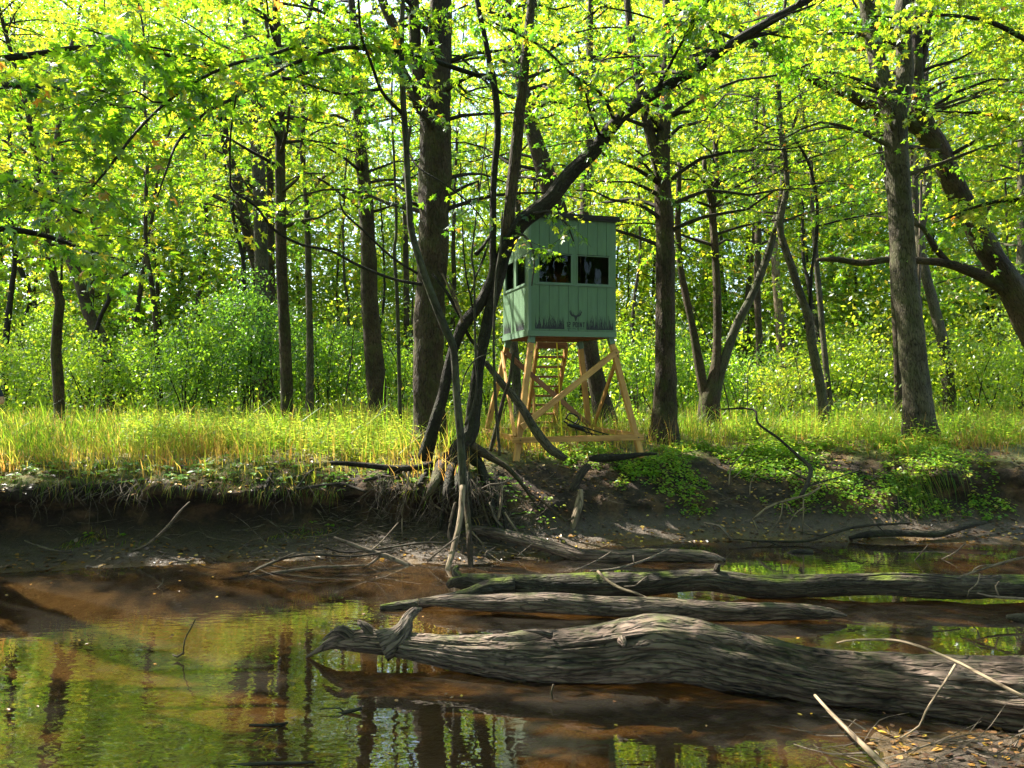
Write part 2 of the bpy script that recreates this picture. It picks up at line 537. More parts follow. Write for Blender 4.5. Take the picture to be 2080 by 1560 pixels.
def water_mat():
    m, nt, out = newmat('creek_water')
    geo = N(nt, 'ShaderNodeNewGeometry'); pos = geo.outputs['Position']
    n1 = noise(nt, pos, 1.0, 1, 0.5, (6.0, 13.0, 1)); n2 = noise(nt, pos, 1.0, 0, 0.5, (20.0, 40.0, 1))
    n3 = noise(nt, pos, 0.55, 2, 0.5)
    amp = ramp(nt, [(0.38, (0.12, 0.12, 0.12)), (0.62, (1, 1, 1))], n3.outputs[0])
    h = math_n(nt, 'MULTIPLY', math_n(nt, 'MULTIPLY_ADD', n2.outputs[0], 0.14, n1.outputs[0]), amp.outputs[0])
    bp = N(nt, 'ShaderNodeBump', Strength=0.075, Distance=0.03)
    nt.links.new(h, bp.inputs['Height'])
    fr = N(nt, 'ShaderNodeFresnel', IOR=1.34); nt.links.new(bp.outputs[0], fr.inputs['Normal'])
    g = N(nt, 'ShaderNodeBsdfGlossy', Roughness=0.0); nt.links.new(bp.outputs[0], g.inputs['Normal'])
    g.inputs[0].default_value = (1, 1, 1, 1)
    t = N(nt, 'ShaderNodeBsdfTransparent'); t.inputs[0].default_value = (0.66, 0.53, 0.32, 1)
    d = N(nt, 'ShaderNodeBsdfDiffuse'); d.inputs[0].default_value = (0.13, 0.12, 0.10, 1)
    a = N(nt, 'ShaderNodeMixShader', Fac=0.07); b = N(nt, 'ShaderNodeMixShader')
    nt.links.new(t.outputs[0], a.inputs[1]); nt.links.new(d.outputs[0], a.inputs[2])
    nt.links.new(math_n(nt, 'MULTIPLY', fr.outputs[0], 1.9, clamp=True), b.inputs[0]); nt.links.new(a.outputs[0], b.inputs[1]); nt.links.new(g.outputs[0], b.inputs[2])
    nt.links.new(b.outputs[0], out.inputs[0])


water_mat()


def simple_mat(name, col, rough=0.6, var=0.25, scale=8, spec=0.4, metal=0.0, bump=0.15, stretch=None):
    m, nt, out = newmat(name)
    tc = N(nt, 'ShaderNodeTexCoord')
    nz = noise(nt, tc.outputs['Object'], scale, 5, 0.6, stretch)
    c = mixc(nt, nz.outputs[0], tuple(v * (1 - var) for v in col), tuple(min(1, v * (1 + var)) for v in col))
    b = N(nt, 'ShaderNodeBsdfPrincipled', Roughness=rough, Metallic=metal)
    b.inputs['Specular IOR Level'].default_value = spec
    nt.links.new(c, b.inputs['Base Color'])
    bp = N(nt, 'ShaderNodeBump', Strength=bump, Distance=0.01)
    nt.links.new(nz.outputs[0], bp.inputs['Height']); nt.links.new(bp.outputs[0], b.inputs['Normal'])
    nt.links.new(b.outputs[0], out.inputs[0])
    return m


simple_mat('green_paint', (0.078, 0.145, 0.078), 0.55, 0.34, 4, bump=0.25, stretch=(4, 4, 0.5))
simple_mat('green_trim', (0.10, 0.165, 0.108), 0.5, 0.12, 5)
simple_mat('roof_felt', (0.018, 0.017, 0.017), 0.8, 0.3, 30)
simple_mat('black_print', (0.012, 0.016, 0.02), 0.6, 0.1, 5)
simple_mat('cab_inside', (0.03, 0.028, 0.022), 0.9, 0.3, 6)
simple_mat('black_metal', (0.015, 0.015, 0.017), 0.35, 0.2, 20, metal=0.6)
simple_mat('yellow_strap', (0.75, 0.62, 0.02), 0.6, 0.1, 20)
simple_mat('orange_cloth', (0.55, 0.13, 0.02), 0.7, 0.5, 40)
simple_mat('bolt_metal', (0.08, 0.07, 0.06), 0.5, 0.2, 20, metal=0.7)


def timber_mat(name, lo, hi):
    m, nt, out = newmat(name)
    at = N(nt, 'ShaderNodeAttribute', attribute_name='bark_co')
    n1 = noise(nt, at.outputs['Vector'], 1.0, 5, 0.65, (45, 45, 1.6)); n2 = noise(nt, at.outputs['Vector'], 1.0, 3, 0.6, (6, 6, 2.0))
    f = math_n(nt, 'MULTIPLY_ADD', n2.outputs[0], 0.7, math_n(nt, 'MULTIPLY', n1.outputs[0], 0.5))
    c = ramp(nt, [(0.46, lo), (0.72, hi)], f)
    vo = N(nt, 'ShaderNodeTexVoronoi', Scale=1.0)
    mp = N(nt, 'ShaderNodeMapping'); mp.inputs['Scale'].default_value = (9, 9, 2.2)
    nt.links.new(at.outputs['Vector'], mp.inputs[0]); nt.links.new(mp.outputs[0], vo.inputs['Vector'])
    kn = ramp(nt, [(0.07, (1, 1, 1)), (0.14, (0, 0, 0))], vo.outputs['Distance'])
    cc = mixc(nt, kn.outputs[0], c.outputs[0], (0.10, 0.04, 0.012))
    b = N(nt, 'ShaderNodeBsdfPrincipled', Roughness=0.65)
    nt.links.new(cc, b.inputs['Base Color'])
    bp = N(nt, 'ShaderNodeBump', Strength=0.2, Distance=0.01)
    nt.links.new(n1.outputs[0], bp.inputs['Height']); nt.links.new(bp.outputs[0], b.inputs['Normal'])
    nt.links.new(b.outputs[0], out.inputs[0])


timber_mat('treated_pine', (0.27, 0.12, 0.028), (0.52, 0.28, 0.075))
timber_mat('stained_pine', (0.16, 0.065, 0.028), (0.32, 0.14, 0.06))


def glass_mat():
    m, nt, out = newmat('window_glass')
    g = N(nt, 'ShaderNodeBsdfGlossy', Roughness=0.01); t = N(nt, 'ShaderNodeBsdfTransparent')
    t.inputs[0].default_value = (0.55, 0.58, 0.55, 1)
    geo = N(nt, 'ShaderNodeNewGeometry'); nz = noise(nt, geo.outputs['Position'], 3.0, 2)
    bp = N(nt, 'ShaderNodeBump', Strength=0.05, Distance=0.02); nt.links.new(nz.outputs[0], bp.inputs['Height'])
    nt.links.new(bp.outputs[0], g.inputs['Normal'])
    fr = N(nt, 'ShaderNodeFresnel', IOR=1.5)
    ff = math_n(nt, 'MULTIPLY', fr.outputs[0], 0.25, clamp=True)
    mx = N(nt, 'ShaderNodeMixShader')
    nt.links.new(ff, mx.inputs[0]); nt.links.new(t.outputs[0], mx.inputs[1]); nt.links.new(g.outputs[0], mx.inputs[2])
    nt.links.new(mx.outputs[0], out.inputs[0])


glass_mat()

# ------------------------------------------------------------------ the ground: a sheet of bank profiles
def sstep(a, b, x):
    t = np.clip((x - a) / (b - a), 0, 1)
    return t * t * (3 - 2 * t)


SH = np.array([(-30, 7.6), (-7, 8.4), (-4.2, 9.0), (-2.2, 9.35), (-0.7, 8.95), (0.2, 9.3), (1.1, 10.0), (3.0, 10.35), (7.0, 10.2), (30, 10.0)])


def shore(x):
    return np.interp(x, SH[:, 0], SH[:, 1])


# (offset from shore, z): water to far plateau, for the cut bank and for the gentle bank
PL = np.array([(-1.6, -0.22), (-0.5, -0.07), (0.0, 0.0), (0.25, 0.05), (0.5, 0.12), (0.8, 0.22), (1.0, 0.32), (1.08, 0.46), (0.97, 0.60), (0.70, 0.68), (0.55, 0.77), (0.66, 0.88), (1.02, 1.0), (1.55, 1.10), (2.4, 1.16), (4.0, 1.17)])
PR = np.array([(-1.6, -0.20), (-0.5, -0.06), (0.0, 0.0), (0.22, 0.03), (0.45, 0.07), (0.65, 0.13), (0.80, 0.26), (1.00, 0.40), (1.25, 0.56), (1.5, 0.70), (1.8, 0.82), (2.2, 0.96), (2.7, 1.05), (3.2, 1.10), (3.7, 1.13), (4.0, 1.15)])


def near_profile(x):
    """list of (y, z) from behind the viewer to mid creek"""
    r = sstep(1.3, 2.6, x)
    y0 = 3.75 + 0.95 * r + 0.15 * np.sin(x * 1.7)
    return [(-60, 1.6 + 0 * x), (-12, 1.0 + 0 * x), (-1.5, 0.62 + 0 * x), (1.0, 0.5 + 0 * x), (y0 - 1.3, 0.22 + 0 * x), (y0 - 0.5, 0.06 + 0 * x), (y0, 0.0 * x), (y0 + 0.4, -0.05 + 0 * x), (y0 + 1.2, -0.17 + 0 * x)]


xs = np.unique(np.concatenate([np.linspace(-90, -14, 24), np.arange(-14, -8, 0.25), np.arange(-8, 9, 0.055), np.arange(9, 14, 0.25), np.linspace(14, 90, 24)]))
nx = len(xs)
rows = []
s = sstep(-0.9, 0.6, xs)
s = np.clip(s - 0.75 * sstep(5.6, 6.8, xs), 0, 1)
for y, z in near_profile(xs):
    rows.append((y + 0 * xs, z))
sh = shore(xs)
rows.append((6.4 + 0 * xs, -0.30 + 0 * xs))
cp = [PL[i][None] * (1 - s[:, None]) + PR[i][None] * s[:, None] for i in range(len(PL))]
for c in cp:
    rows.append((sh + c[:, 0], c[:, 1]))
for y in (15, 17, 20, 24, 30, 38, 50, 70, 110):
    rise = np.maximum(0, y - 22) * 0.045 * (0.4 + 0.8 * sstep(-2, 10, xs))
    rows.append((y + 0 * xs, 1.15 + np.minimum(rise, 3.0)))
RY = np.stack([r[0] for r in rows]); RZ = np.stack([r[1] for r in rows])
# refine between rows
sub = []
for i in range(len(rows) - 1):
    L = float(np.hypot(RY[i + 1] - RY[i], RZ[i + 1] - RZ[i]).mean())
    ym = float(RY[i].mean())
    stp = 0.055 if 8 < ym < 13 else (0.12 if 2 < ym < 16 else 1.2)
    n = max(1, int(L / stp))
    for k in range(n):
        t = k / n
        sub.append((RY[i] * (1 - t) + RY[i + 1] * t, RZ[i] * (1 - t) + RZ[i + 1] * t))
sub.append((RY[-1], RZ[-1]))
GY = np.stack([a for a, b in sub]); GZ = np.stack([b for a, b in sub])
# round the corners of the profile a little
for _ in range(3):
    GY[1:-1] = (GY[:-2] + 2 * GY[1:-1] + GY[2:]) / 4; GZ[1:-1] = (GZ[:-2] + 2 * GZ[1:-1] + GZ[2:]) / 4
GX = np.repeat(xs[None], len(sub), 0)
q = np.stack([GX, GY, GZ * 2], -1)
wob = sstep(-0.15, 0.5, GZ) * 1.0
slope_zone = sstep(0.1, 0.5, GZ) * (1 - sstep(1.0, 1.15, GZ))
qx = np.stack([GX * .75, 0 * GX + 3.3, 0 * GX], -1)
GY = GY + sstep(0.3, 0.9, GZ) * (1 - sstep(14, 16, GY)) * (GY > 6) * 0.30 * fbm(qx, 3, 61)
GZ = GZ - 0.10 * sstep(0.5, 0.9, GZ) * (GY > 6) * (1 - sstep(11.5, 14, GY)) * np.maximum(0, fbm(qx * 1.7, 2, 63))
GY = GY + slope_zone * (0.16 * fbm(q * 1.1, 2, 3) + 0.09 * fbm(q * np.array([3.5, 3.5, 3.5]), 3, 9) * (GY > 5) + 0.05 * np.abs(fbm(q * 9.0, 3, 19)) * (GY > 5))
GZ = GZ + 0.05 * fbm(q * 0.5, 2, 21) * sstep(0.1, 0.6, GZ) + 0.022 * fbm(q * 3.0, 3, 33) + 0.024 * fbm(q * 9.0, 3, 41) * wob
GZ = GZ + np.where(GY > 16, 0.25 * fbm(q * 0.13, 2, 51), 0) * sstep(16, 22, GY)
V = np.stack([GX, GY, GZ], -1).reshape(-1, 3)
nr = len(sub)
i = np.arange(nr - 1)[:, None] * nx; j = np.arange(nx - 1)[None]
Q = np.stack([i + j, i + j + 1, i + nx + j + 1, i + nx + j], -1).reshape(-1, 4)
ground = link('ground', mesh('ground', V, Q, smooth=True), MAT['earth'], kind='structure')
GB = BVHTree.FromPolygons([tuple(v) for v in V], [tuple(int(a) for a in f) for f in Q])


def gz(x, y):
    h = GB.ray_cast(Vector((float(x), float(y), 30)), Vector((0, 0, -1)))
    return h[0].z if h[0] is not None else 1.15


def ghit(px, py):
    """where the view ray through a photo pixel meets ground or water"""
    d = Vector(((px - 1040) / FPX, 1, -(py - 780) / FPX))
    h = GB.ray_cast(Vector((0, 0, EYE)), d.normalized())
    p = np.array(h[0]) if h[0] is not None else np.array([0, 60, 0.0])
    if p[2] < 0 and d.z < 0:
        t = -EYE / d.z
        p = np.array([d.x * t, t, 0.0])
    return p


# water
wx = np.linspace(-60, 60, 60); wy = np.linspace(2.0, 11.2, 24)
WX, WY = np.meshgrid(wx, wy)
WV = np.stack([WX, WY, 0 * WX], -1).reshape(-1, 3)
i = np.arange(len(wy) - 1)[:, None] * len(wx); j = np.arange(len(wx) - 1)[None]
link('creek_water', mesh('creek_water', WV, np.stack([i + j, i + j + 1, i + len(wx) + j + 1, i + len(wx) + j], -1).reshape(-1, 4), smooth=True), MAT['creek_water'], kind='structure')

for px_, py_, d_, r_ in ((940, 1305, 5.6, .14), (1020, 1330, 5.5, .15), (1100, 1330, 5.4, .18), (1180, 1290, 5.5, .2), (1300, 1270, 5.55, .12), (1420, 1300, 5.4, .12), (1560, 1320, 5.3, .06), (760, 1290, 5.8, .1), (985, 1300, 5.55, .16), (1060, 1295, 5.5, .22), (1140, 1290, 5.5, .25), (1250, 1300, 5.45, .14), (1330, 1285, 5.4, .10), (1180, 1340, 5.3, .14), (900, 1300, 5.6, .10), (1480, 1330, 5.2, .08),
                        (830, 1270, 5.8, .14), (1050, 640, 12.8, .45), (1045, 560, 12.9, .35), (1050, 500, 13, .3), (1040, 610, 13.1, .3), (855, 790, 12.3, .30), (852, 860, 12.3, .22), (1330, 1175, 7.5, .12), (1130, 1180, 7.6, .12), (900, 975, 10, .22), (930, 950, 10.1, .15), (1040, 1035, 10, .25),
                        (1300, 1110, 9.3, .12), (880, 985, 9.9, .2)):
    open_sky(P(px_, py_, d_), r_)
for px_, py_, r_ in ((40, 1195, .32), (150, 1210, .42), (250, 1225, .2), (375, 1235, .42), (430, 1222, .2), (190, 1262, .4), (300, 1285, .35), (520, 1225, .22), (420, 1370, .35), (500, 1380, .2), (350, 1345, .2), (1150, 1085, .35), (1110, 1050, .2), (1390, 1088, .22), (1500, 970, .4), (1600, 985, .35), (1560, 1075, .2), (1760, 1010, .3), (1680, 955, .35),
                    (1150, 930, .4), (1260, 945, .3), (1080, 985, .3), (800, 985, .15), (1000, 1395, .2), (1100, 1440, .15), (1130, 1510, .2), (1900, 1100, .2), (1800, 1510, .2), (700, 965, .2), (1400, 930, .3), (1950, 960, .4)):
    open_sky(ghit(px_, py_), r_)

# ------------------------------------------------------------------ trees
MIRR = [(795, 40, 66, 170, .97), (945, 90, 16, 60, .95), (955, -20, 22, 60, .95), (1008, 50, 38, 160, .97), (505, 185, 18, 60, .85), (105, 150, 30, 70, .85), (40, 120, 40, 60, .6), (620, 140, 40, 80, .5), (700, 230, 20, 40, .8), (1430, 150, 50, 40, .85), (1600, 120, 16, 50, .8), (1905, 310, 40, 50, .8), (1740, 300, 40, 30, .6), (330, 120, 60, 40, .4), (1860, 60, 40, 40, .8)]
GAPS = [(965, 270, 42, 120, .97), (490, 400, 26, 60, .9), (1925, 265, 42, 50, .92), (1900, 110, 60, 60, .5), (25, 60, 60, 60, .6), (1210, 250, 25, 60, .45), (50, 250, 40, 60, .5), (1960, 180, 60, 70, .55), (1350, 330, 60, 50, .45),
        (560, 330, 40, 60, .5), (1560, 330, 80, 40, .4), (1760, 380, 50, 60, .5), (430, 60, 50, 40, .4), (1150, 60, 60, 60, .3)]


def thin(pos):
    px = 1040 + pos[:, 0] / pos[:, 1] * FPX
    py = 780 - (pos[:, 2] - EYE) / pos[:, 1] * FPX
    k = np.ones(len(pos), bool)
    r = rng.random(len(pos))
    for cx, cy, a, b, pr in GAPS:
        e = ((px - cx) / a) ** 2 + ((py - cy) / b) ** 2
        k &= ~((e < 1) & (r < pr) & (pos[:, 1] > 4))
    pm = py - 2 * EYE / pos[:, 1] * FPX
    for cx, cy, a, b, pr in MIRR:
        e = ((px - cx) / a) ** 2 + ((pm - cy) / b) ** 2
        k &= ~((e < 1) & (r < pr) & (pos[:, 1] > 8.5))
    return k


def twig_leaves(L, W, start, direction, length, count, size, tint, tmpl, droop=0.35, wood=True, wr=0.004, jitter=0.07, gaps=True):
    """a drooping twig with leaves along it"""
    d = norm(np.asarray(direction, float))
    t = 0.12 + 0.88 * rng.random(count) ** 0.8
    pos = start + d * (length * t)[:, None]
    pos[:, 2] -= droop * length * t ** 2
    side = norm(rng.normal(size=(count, 3)) * np.array([1, 1, 0.6]))
    pos = pos + side * (jitter * rng.random(count))[:, None]
    X = side * 1.0 + d * 0.6 + np.array([0, 0, -0.45])
    Nn = np.array([0, 0, 1.0]) + rng.normal(size=(count, 3)) * 0.48
    sz = size * (0.45 + 0.8 * rng.random(count))
    tn = np.clip(tint - .02 + rng.normal() * .12 + rng.normal(size=count) * 0.11, 0, 0.82)
    odd = rng.random(count)
    tn = np.where(odd > 0.985, 0.97, np.where(odd > 0.965, 0.86, tn))
    if gaps:
        k = thin(pos)
        pos, X, Nn, sz, tn = pos[k], X[k], Nn[k], sz[k], tn[k]
    leaves(L, tmpl, pos, X, Nn, sz, tn)
    if wood and W is not None and len(BT):
        rel = (start + d * length * .5)[None] - np.array(BT); tt = rel @ SUNV
        if ((np.linalg.norm(rel - tt[:, None] * SUNV, axis=1) < np.array(BR) + length * .4) & (tt > 2)).any(): wood = False
    if wood and W is not None:
        m = start + d * length * 0.55 - np.array([0, 0, droop * length * 0.3])
        e = start + d * length - np.array([0, 0, droop * length])
        add_tube(W, [start, m, e], [wr, wr * 0.7, wr * 0.3], sides=3, step=length * 0.5, closed=False)


def grow_limb(L, W, start, az, length, rad, nt, nl, size, tint, tmpl, up=0.45, wood=True, tw=0.9):
    """an arching limb with twigs and leaves"""
    h = np.array([math.cos(az), math.sin(az), 0])
    p = [np.asarray(start, float)]
    for k in range(1, 5):
        t = k / 4
        w = rng.normal(size=3) * 0.07 * length
        p.append(start + h * length * t + np.array([0, 0, length * (up * t - up * 0.75 * t * t)]) + w * t)
    if wood:
        add_tube(W, p, [rad, rad * .75, rad * .5, rad * .35, rad * .2], sides=5, step=length / 6, closed=False)
    P_, _ = resample(p, [1] * 5, length / 12)
    for k in range(nt):
        i = int((0.22 + 0.78 * rng.random()) * (len(P_) - 1))
        a = az + rng.normal() * 0.9
        d = np.array([math.cos(a), math.sin(a), rng.normal() * 0.28 + 0.05])
        twig_leaves(L, W, P_[i], d, tw * (0.55 + 0.7 * rng.random()), nl, size, tint + rng.normal() * 0.05, tmpl, wood=wood, wr=max(0.004, rad * 0.16))


def tr(path, d, k=1.0):
    """traced path of (px, py, width_px[, depth]) -> points, radii"""
    pts, rad = [], []
    for e in path:
        dd = e[3] if len(e) > 3 else d
        pts.append(P(e[0], e[1], dd)); rad.append(k * e[2] / 2 * dd / FPX)
    return pts, rad


def tree(label, path, d, bark, limbs=(), crown=None, group=None, name='maple_tree', top=14.0, dz=0.0, foot=True, flare=0.7, ridge=0.10, wk=0.95):
    """trunk traced from its foot upwards; limbs = traced paths; crown = dict"""
    pts, rad = tr(path, d, wk)
    if foot:
        g = gz(pts[0][0], pts[0][1])
        pts[0] = np.array([pts[0][0], pts[0][1], g - 0.12])
    base = pts[0].copy(); base[2] = gz(base[0], base[1]) if foot else base[2]
    # carry the trunk on above the picture
    last, prev = pts[-1], pts[-2]
    dirn = norm(last - prev) * 0.5 + np.array([0, 0, 0.5])
    if top and last[2] < top:
        while pts[-1][2] < top:
            dirn = norm(dirn + rng.normal(size=3) * 0.12 + np.array([0, 0, 0.08]))
            pts.append(pts[-1] + dirn * 1.2); rad.append(rad[-1] * 0.84)
    t = thing(name, label, 'tree', base, group=group)
    near = d < 16
    acc = Acc()
    seed = int(rng.integers(0, 999))
    add_tube(acc, pts, rad, sides=26 if near else 12, step=0.07 if near else 0.2, rough=0.09, flare=flare, seed=seed, ridge=ridge if near else 0.05, freq=14)
    acc.build('trunk', MAT[bark], t, smooth=True, org=base)
    W, L = Acc(), Acc()
    for lb in limbs:
        lp, lr = tr(lb['path'], lb.get('d', d), wk)
        a = Acc()
        add_tube(a, lp, lr, sides=14 if near else 8, step=0.09 if near else 0.2, rough=0.10, seed=int(rng.integers(0, 999)), ridge=0.08)
        a.build('limb', MAT[lb.get('bark', bark)], t, smooth=True, org=base)
        if lb.get('leaf'):
            q_, r_ = resample(lp, lr, 0.18)
            lf = lb['leaf']
            for k in range(lf['twigs']):
                i = int((lf.get('from', 0.1) + (1 - lf.get('from', 0.1)) * rng.random()) * (len(q_) - 1))
                dr = norm(rng.normal(size=3) * np.array([1, 1, 0.5]) + np.array([0, 0, lf.get('rise', 0.0)]))
                twig_leaves(L, W, q_[i], dr, lf.get('len', 0.9) * (0.4 + 0.8 * rng.random()), lf['n'], lf['size'], lf.get('tint', 0.45), lf.get('tmpl', LEAF_NEAR), wr=0.005)
    if crown:
        P_, R_ = resample(pts, rad, 0.25)
        ok = [i for i in range(len(P_)) if crown['z0'] < P_[i][2] < min(crown.get('z1', 99), 2.9 + .54 * d)]
        for k in range(crown['limbs']):
            i = ok[int(rng.random() ** 0.85 * len(ok))] if ok else len(P_) - 1
            ln = crown['len'] * (0.5 + 0.8 * rng.random())
            az = crown.get('az', 0) + (rng.random() * 2 * math.pi if 'az' not in crown else rng.normal() * crown.get('spread', 1.0))
            grow_limb(L, W, P_[i], az, ln, max(0.012, min(R_[i] * 0.45, 0.045)), crown['twigs'], crown['n'], crown['size'], crown.get('tint', 0.45), crown.get('tmpl', LEAF_FAR), up=crown.get('up', 0.45), tw=crown.get('tw', 0.95))
    W.build('twigs', MAT['dark_twig' if bark != 'bark_grey' else 'bark_grey'], t, kind='stuff', org=base)
    L.build('crown', MAT['maple_leaf'], t, kind='stuff', org=base)
    return t


def CR(limbs, length, twigs, n, size, z0, z1=99, tint=0.45, **k):
    return dict(limbs=int(limbs * 1.8), len=length, twigs=twigs + 1, n=int(n * 1.3), size=size, z0=z0, z1=z1, tint=tint, **k)


# the big straight trunk in the middle
tree('massive dark furrowed trunk right behind the twisted tree on the bank',
     [(872, 905, 78), (872, 850, 66), (870, 700, 62), (874, 600, 62), (880, 500, 66), (882, 400, 68), (884, 280, 70), (886, 200, 62), (892, 100, 50), (895, 0, 46)], 12.4, 'bark_brown',
     limbs=[dict(path=[(872, 230, 40), (850, 150, 30), (842, 60, 24), (838, -60, 20)]),
            dict(path=[(852, 215, 26), (838, 182, 24), (812, 135, 22), (804, 67, 22), (777, 0, 20), (760, -80, 16)])],
     crown=CR(16, 2.6, 6, 20, 0.10, 4.6, tint=0.42, tmpl=LEAF_MID), flare=0.9, top=13)

# twisted leaning tree on the bank edge
near_leaf = lambda tw, n=17, size=0.112, tint=0.40, ln=0.8, **k: dict(twigs=tw, n=n, size=size, tint=tint, len=ln, **k)
T2 = tree('twisted maple on exposed bank roots, its long limb slanting up across the hunting blind',
          [(905, 945, 62, 10.4), (931, 915, 50, 10.4), (955, 880, 44, 10.45), (964, 818, 40), (971, 754, 36), (983, 690, 36), (996, 629, 34), (1010, 578, 34), (1024, 514, 40), (1043, 472, 46), (1075, 440, 44), (1115, 408, 44),
           (1160, 352, 42), (1205, 308, 40), (1250, 250, 37), (1300, 208, 33), (1400, 148, 31), (1470, 100, 28), (1560, 45, 25), (1640, 0, 21), (1740, -70, 16)], 10.5, 'bark_dark',
          limbs=[dict(path=[(1030, 480, 36), (1037, 404, 33), (1050, 286, 34), (1060, 192, 30), (1070, 90, 27), (1080, 0, 25), (1085, -90, 20)], bark='bark_brown', leaf=near_leaf(14, 12, 0.10, **{'from': .4})),
                 dict(path=[(862, 932, 44, 10.6), (881, 867, 36), (900, 803, 32), (913, 738, 29), (932, 681, 32), (945, 655, 34), (971, 623, 33), (990, 585, 29), (1001, 550, 26), (1001, 498, 20), (1003, 370, 19), (1011, 269, 20), (1008, 202, 20), (1001, 158, 20), (986, 84, 16), (969, 0, 15), (955, -80, 12)], leaf=near_leaf(10, 10, 0.11, **{'from': .75})),
                 dict(path=[(1001, 160, 16, 10.5), (960, 150, 14, 10.3), (900, 130, 14, 10.0), (830, 108, 13, 9.6), (760, 101, 13, 9.2), (700, 97, 12, 8.8), (640, 112, 12, 8.5), (572, 141, 11, 8.1), (505, 182, 10, 7.8), (444, 215, 9, 7.5), (417, 229, 8, 7.4), (363, 286, 8, 7.1), (343, 333, 6, 6.9), (320, 400, 4, 6.8)], leaf=near_leaf(62, 17, 0.112, **{'from': .18, 'rise': .3})),
                 dict(path=[(690, 97, 9, 8.8), (655, 88, 10, 8.7), (623, 84, 10, 8.6), (570, 105, 10, 8.3), (518, 120, 9, 8.1), (475, 130, 9, 7.9), (404, 162, 9, 7.6), (337, 209, 8, 7.3), (276, 269, 8, 7.0), (219, 343, 7, 6.7), (170, 400, 4, 6.5)], leaf=near_leaf(70, 17, 0.112, **{'rise': .25})),
                 dict(path=[(572, 157, 7, 8.1), (616, 168, 7, 8.3), (656, 182, 7, 8.5), (700, 192, 8, 8.8), (740, 186, 8, 8.9), (775, 182, 8, 9.0)], leaf=near_leaf(8, 10, 0.115)),
                 dict(path=[(337, 209, 6, 7.3), (310, 207, 6, 7.2), (276, 185, 6, 7.0), (243, 195, 5, 6.9), (197, 180, 4, 6.6)], leaf=near_leaf(26, 12, 0.12)),
                 dict(path=[(440, 130, 6, 7.8), (390, 115, 6, 7.6), (330, 100, 6, 7.3), (268, 88, 5, 7.0), (180, 60, 4, 6.6)], leaf=near_leaf(34, 12, 0.12)),
                 dict(path=[(1085, 435, 14, 10.4), (1120, 430, 8, 10.2), (1150, 455, 6, 10.0), (1165, 490, 4, 9.9)], leaf=near_leaf(10, 9, 0.085, ln=.45)),
                 dict(path=[(1050, 470, 12, 10.4), (1075, 490, 6, 10.1), (1085, 530, 5, 9.9), (1080, 580, 4, 9.8)], leaf=near_leaf(12, 9, 0.08, ln=.4)),
                 dict(path=[(1250, 250, 12), (1220, 190, 9, 10.2), (1160, 150, 8, 9.9), (1100, 95, 7, 9.6), (1000, 45, 6, 9.3)], leaf=near_leaf(30, 12, 0.11)),
                 dict(path=[(1220, 280, 10), (1200, 230, 7, 10.2), (1190, 190, 6, 10)], leaf=near_leaf(12, 10, 0.10)),
                 dict(path=[(1460, 105, 12), (1445, 60, 9, 10.2), (1410, 30, 8, 10), (1380, 20, 6, 9.8)], leaf=near_leaf(26, 12, 0.11)),
                 dict(path=[(1330, 190, 10), (1400, 60, 9, 10), (1480, -60, 8, 9.6)], leaf=near_leaf(26, 12, 0.11)),
                 dict(path=[(995, 480, 9, 10.3), (978, 505, 12, 10.2), (966, 518, 13, 10.2)]),
                 dict(path=[(945, 864, 8), (961, 828, 8), (969, 774, 7), (966, 722, 7), (964, 629, 7), (963, 553, 6), (958, 524, 6), (966, 450, 5), (975, 380, 4), (990, 250, 4)], bark='bark_smooth', d=10.2),
                 dict(path=[(960, 625, 6), (945, 546, 5), (939, 450, 4), (935, 330, 3)], bark='bark_dark', d=10.3),
                 dict(path=[(1015, 925, 9, 10.6), (1009, 850, 9, 10.5), (1004, 754, 8, 10.3), (1003, 674, 8, 10.2), (1008, 562, 7, 10.2), (1017, 498, 6, 10.2), (1020, 430, 5, 10.2)], bark='bark_smooth'),
                 dict(path=[(936, 645, 12), (918, 612, 11), (902, 586, 9), (878, 556, 7)], bark='bark_dark', d=10.4),
                 dict(path=[(934, 636, 8), (915, 590, 6), (898, 555, 4)], bark='pale_wood', d=10.3),
                 dict(path=[(940, 655, 8), (925, 600, 5), (908, 560, 3)], bark='pale_wood', d=10.25),
                 dict(path=[(996, 716, 4), (964, 732, 4), (944, 762, 4), (936, 800, 4)], bark='bark_smooth', d=10.1),
                 dict(path=[(944, 668, 12), (958, 692, 10), (968, 705, 6)], bark='bark_dark', d=10.5),
                 dict(path=[(966, 560, 4), (985, 520, 4), (1000, 440, 3), (985, 330, 3)], bark='bark_dark', d=10.1),
                 dict(path=[(955, 600, 4), (975, 540, 4), (990, 500, 3)], bark='bark_dark', d=10.2),
                 ], crown=CR(7, 2.2, 7, 14, 0.11, 6.6, 99, 0.42, tmpl=LEAF_NEAR), top=None, flare=0.45, ridge=0.20, wk=0.69)
# its exposed roots
rb = np.array(T2.location)
roots = [[(915, 930, 42), (895, 955, 34), (882, 985, 24), (868, 1012, 14), (855, 1030, 6)], [(905, 935, 34), (880, 950, 26), (862, 968, 16), (850, 985, 8)],
         [(925, 930, 34), (915, 965, 26), (908, 1000, 20), (900, 1040, 12), (893, 1075, 6)], [(938, 920, 36), (945, 960, 28), (950, 1000, 20), (958, 1050, 12), (965, 1090, 7)],
         [(945, 915, 30), (975, 940, 22), (990, 985, 16), (1003, 1040, 11), (1015, 1090, 6)], [(955, 905, 26), (995, 930, 18), (1030, 950, 13), (1060, 985, 9), (1085, 1020, 6)],
         [(900, 940, 26), (860, 950, 18), (820, 955, 14), (780, 965, 9), (740, 975, 6)], [(950, 930, 18), (985, 960, 13), (1010, 1010, 10), (1025, 1060, 8), (1018, 1100, 5)],
         [(930, 940, 22), (930, 990, 15), (925, 1040, 10), (918, 1090, 6)]]
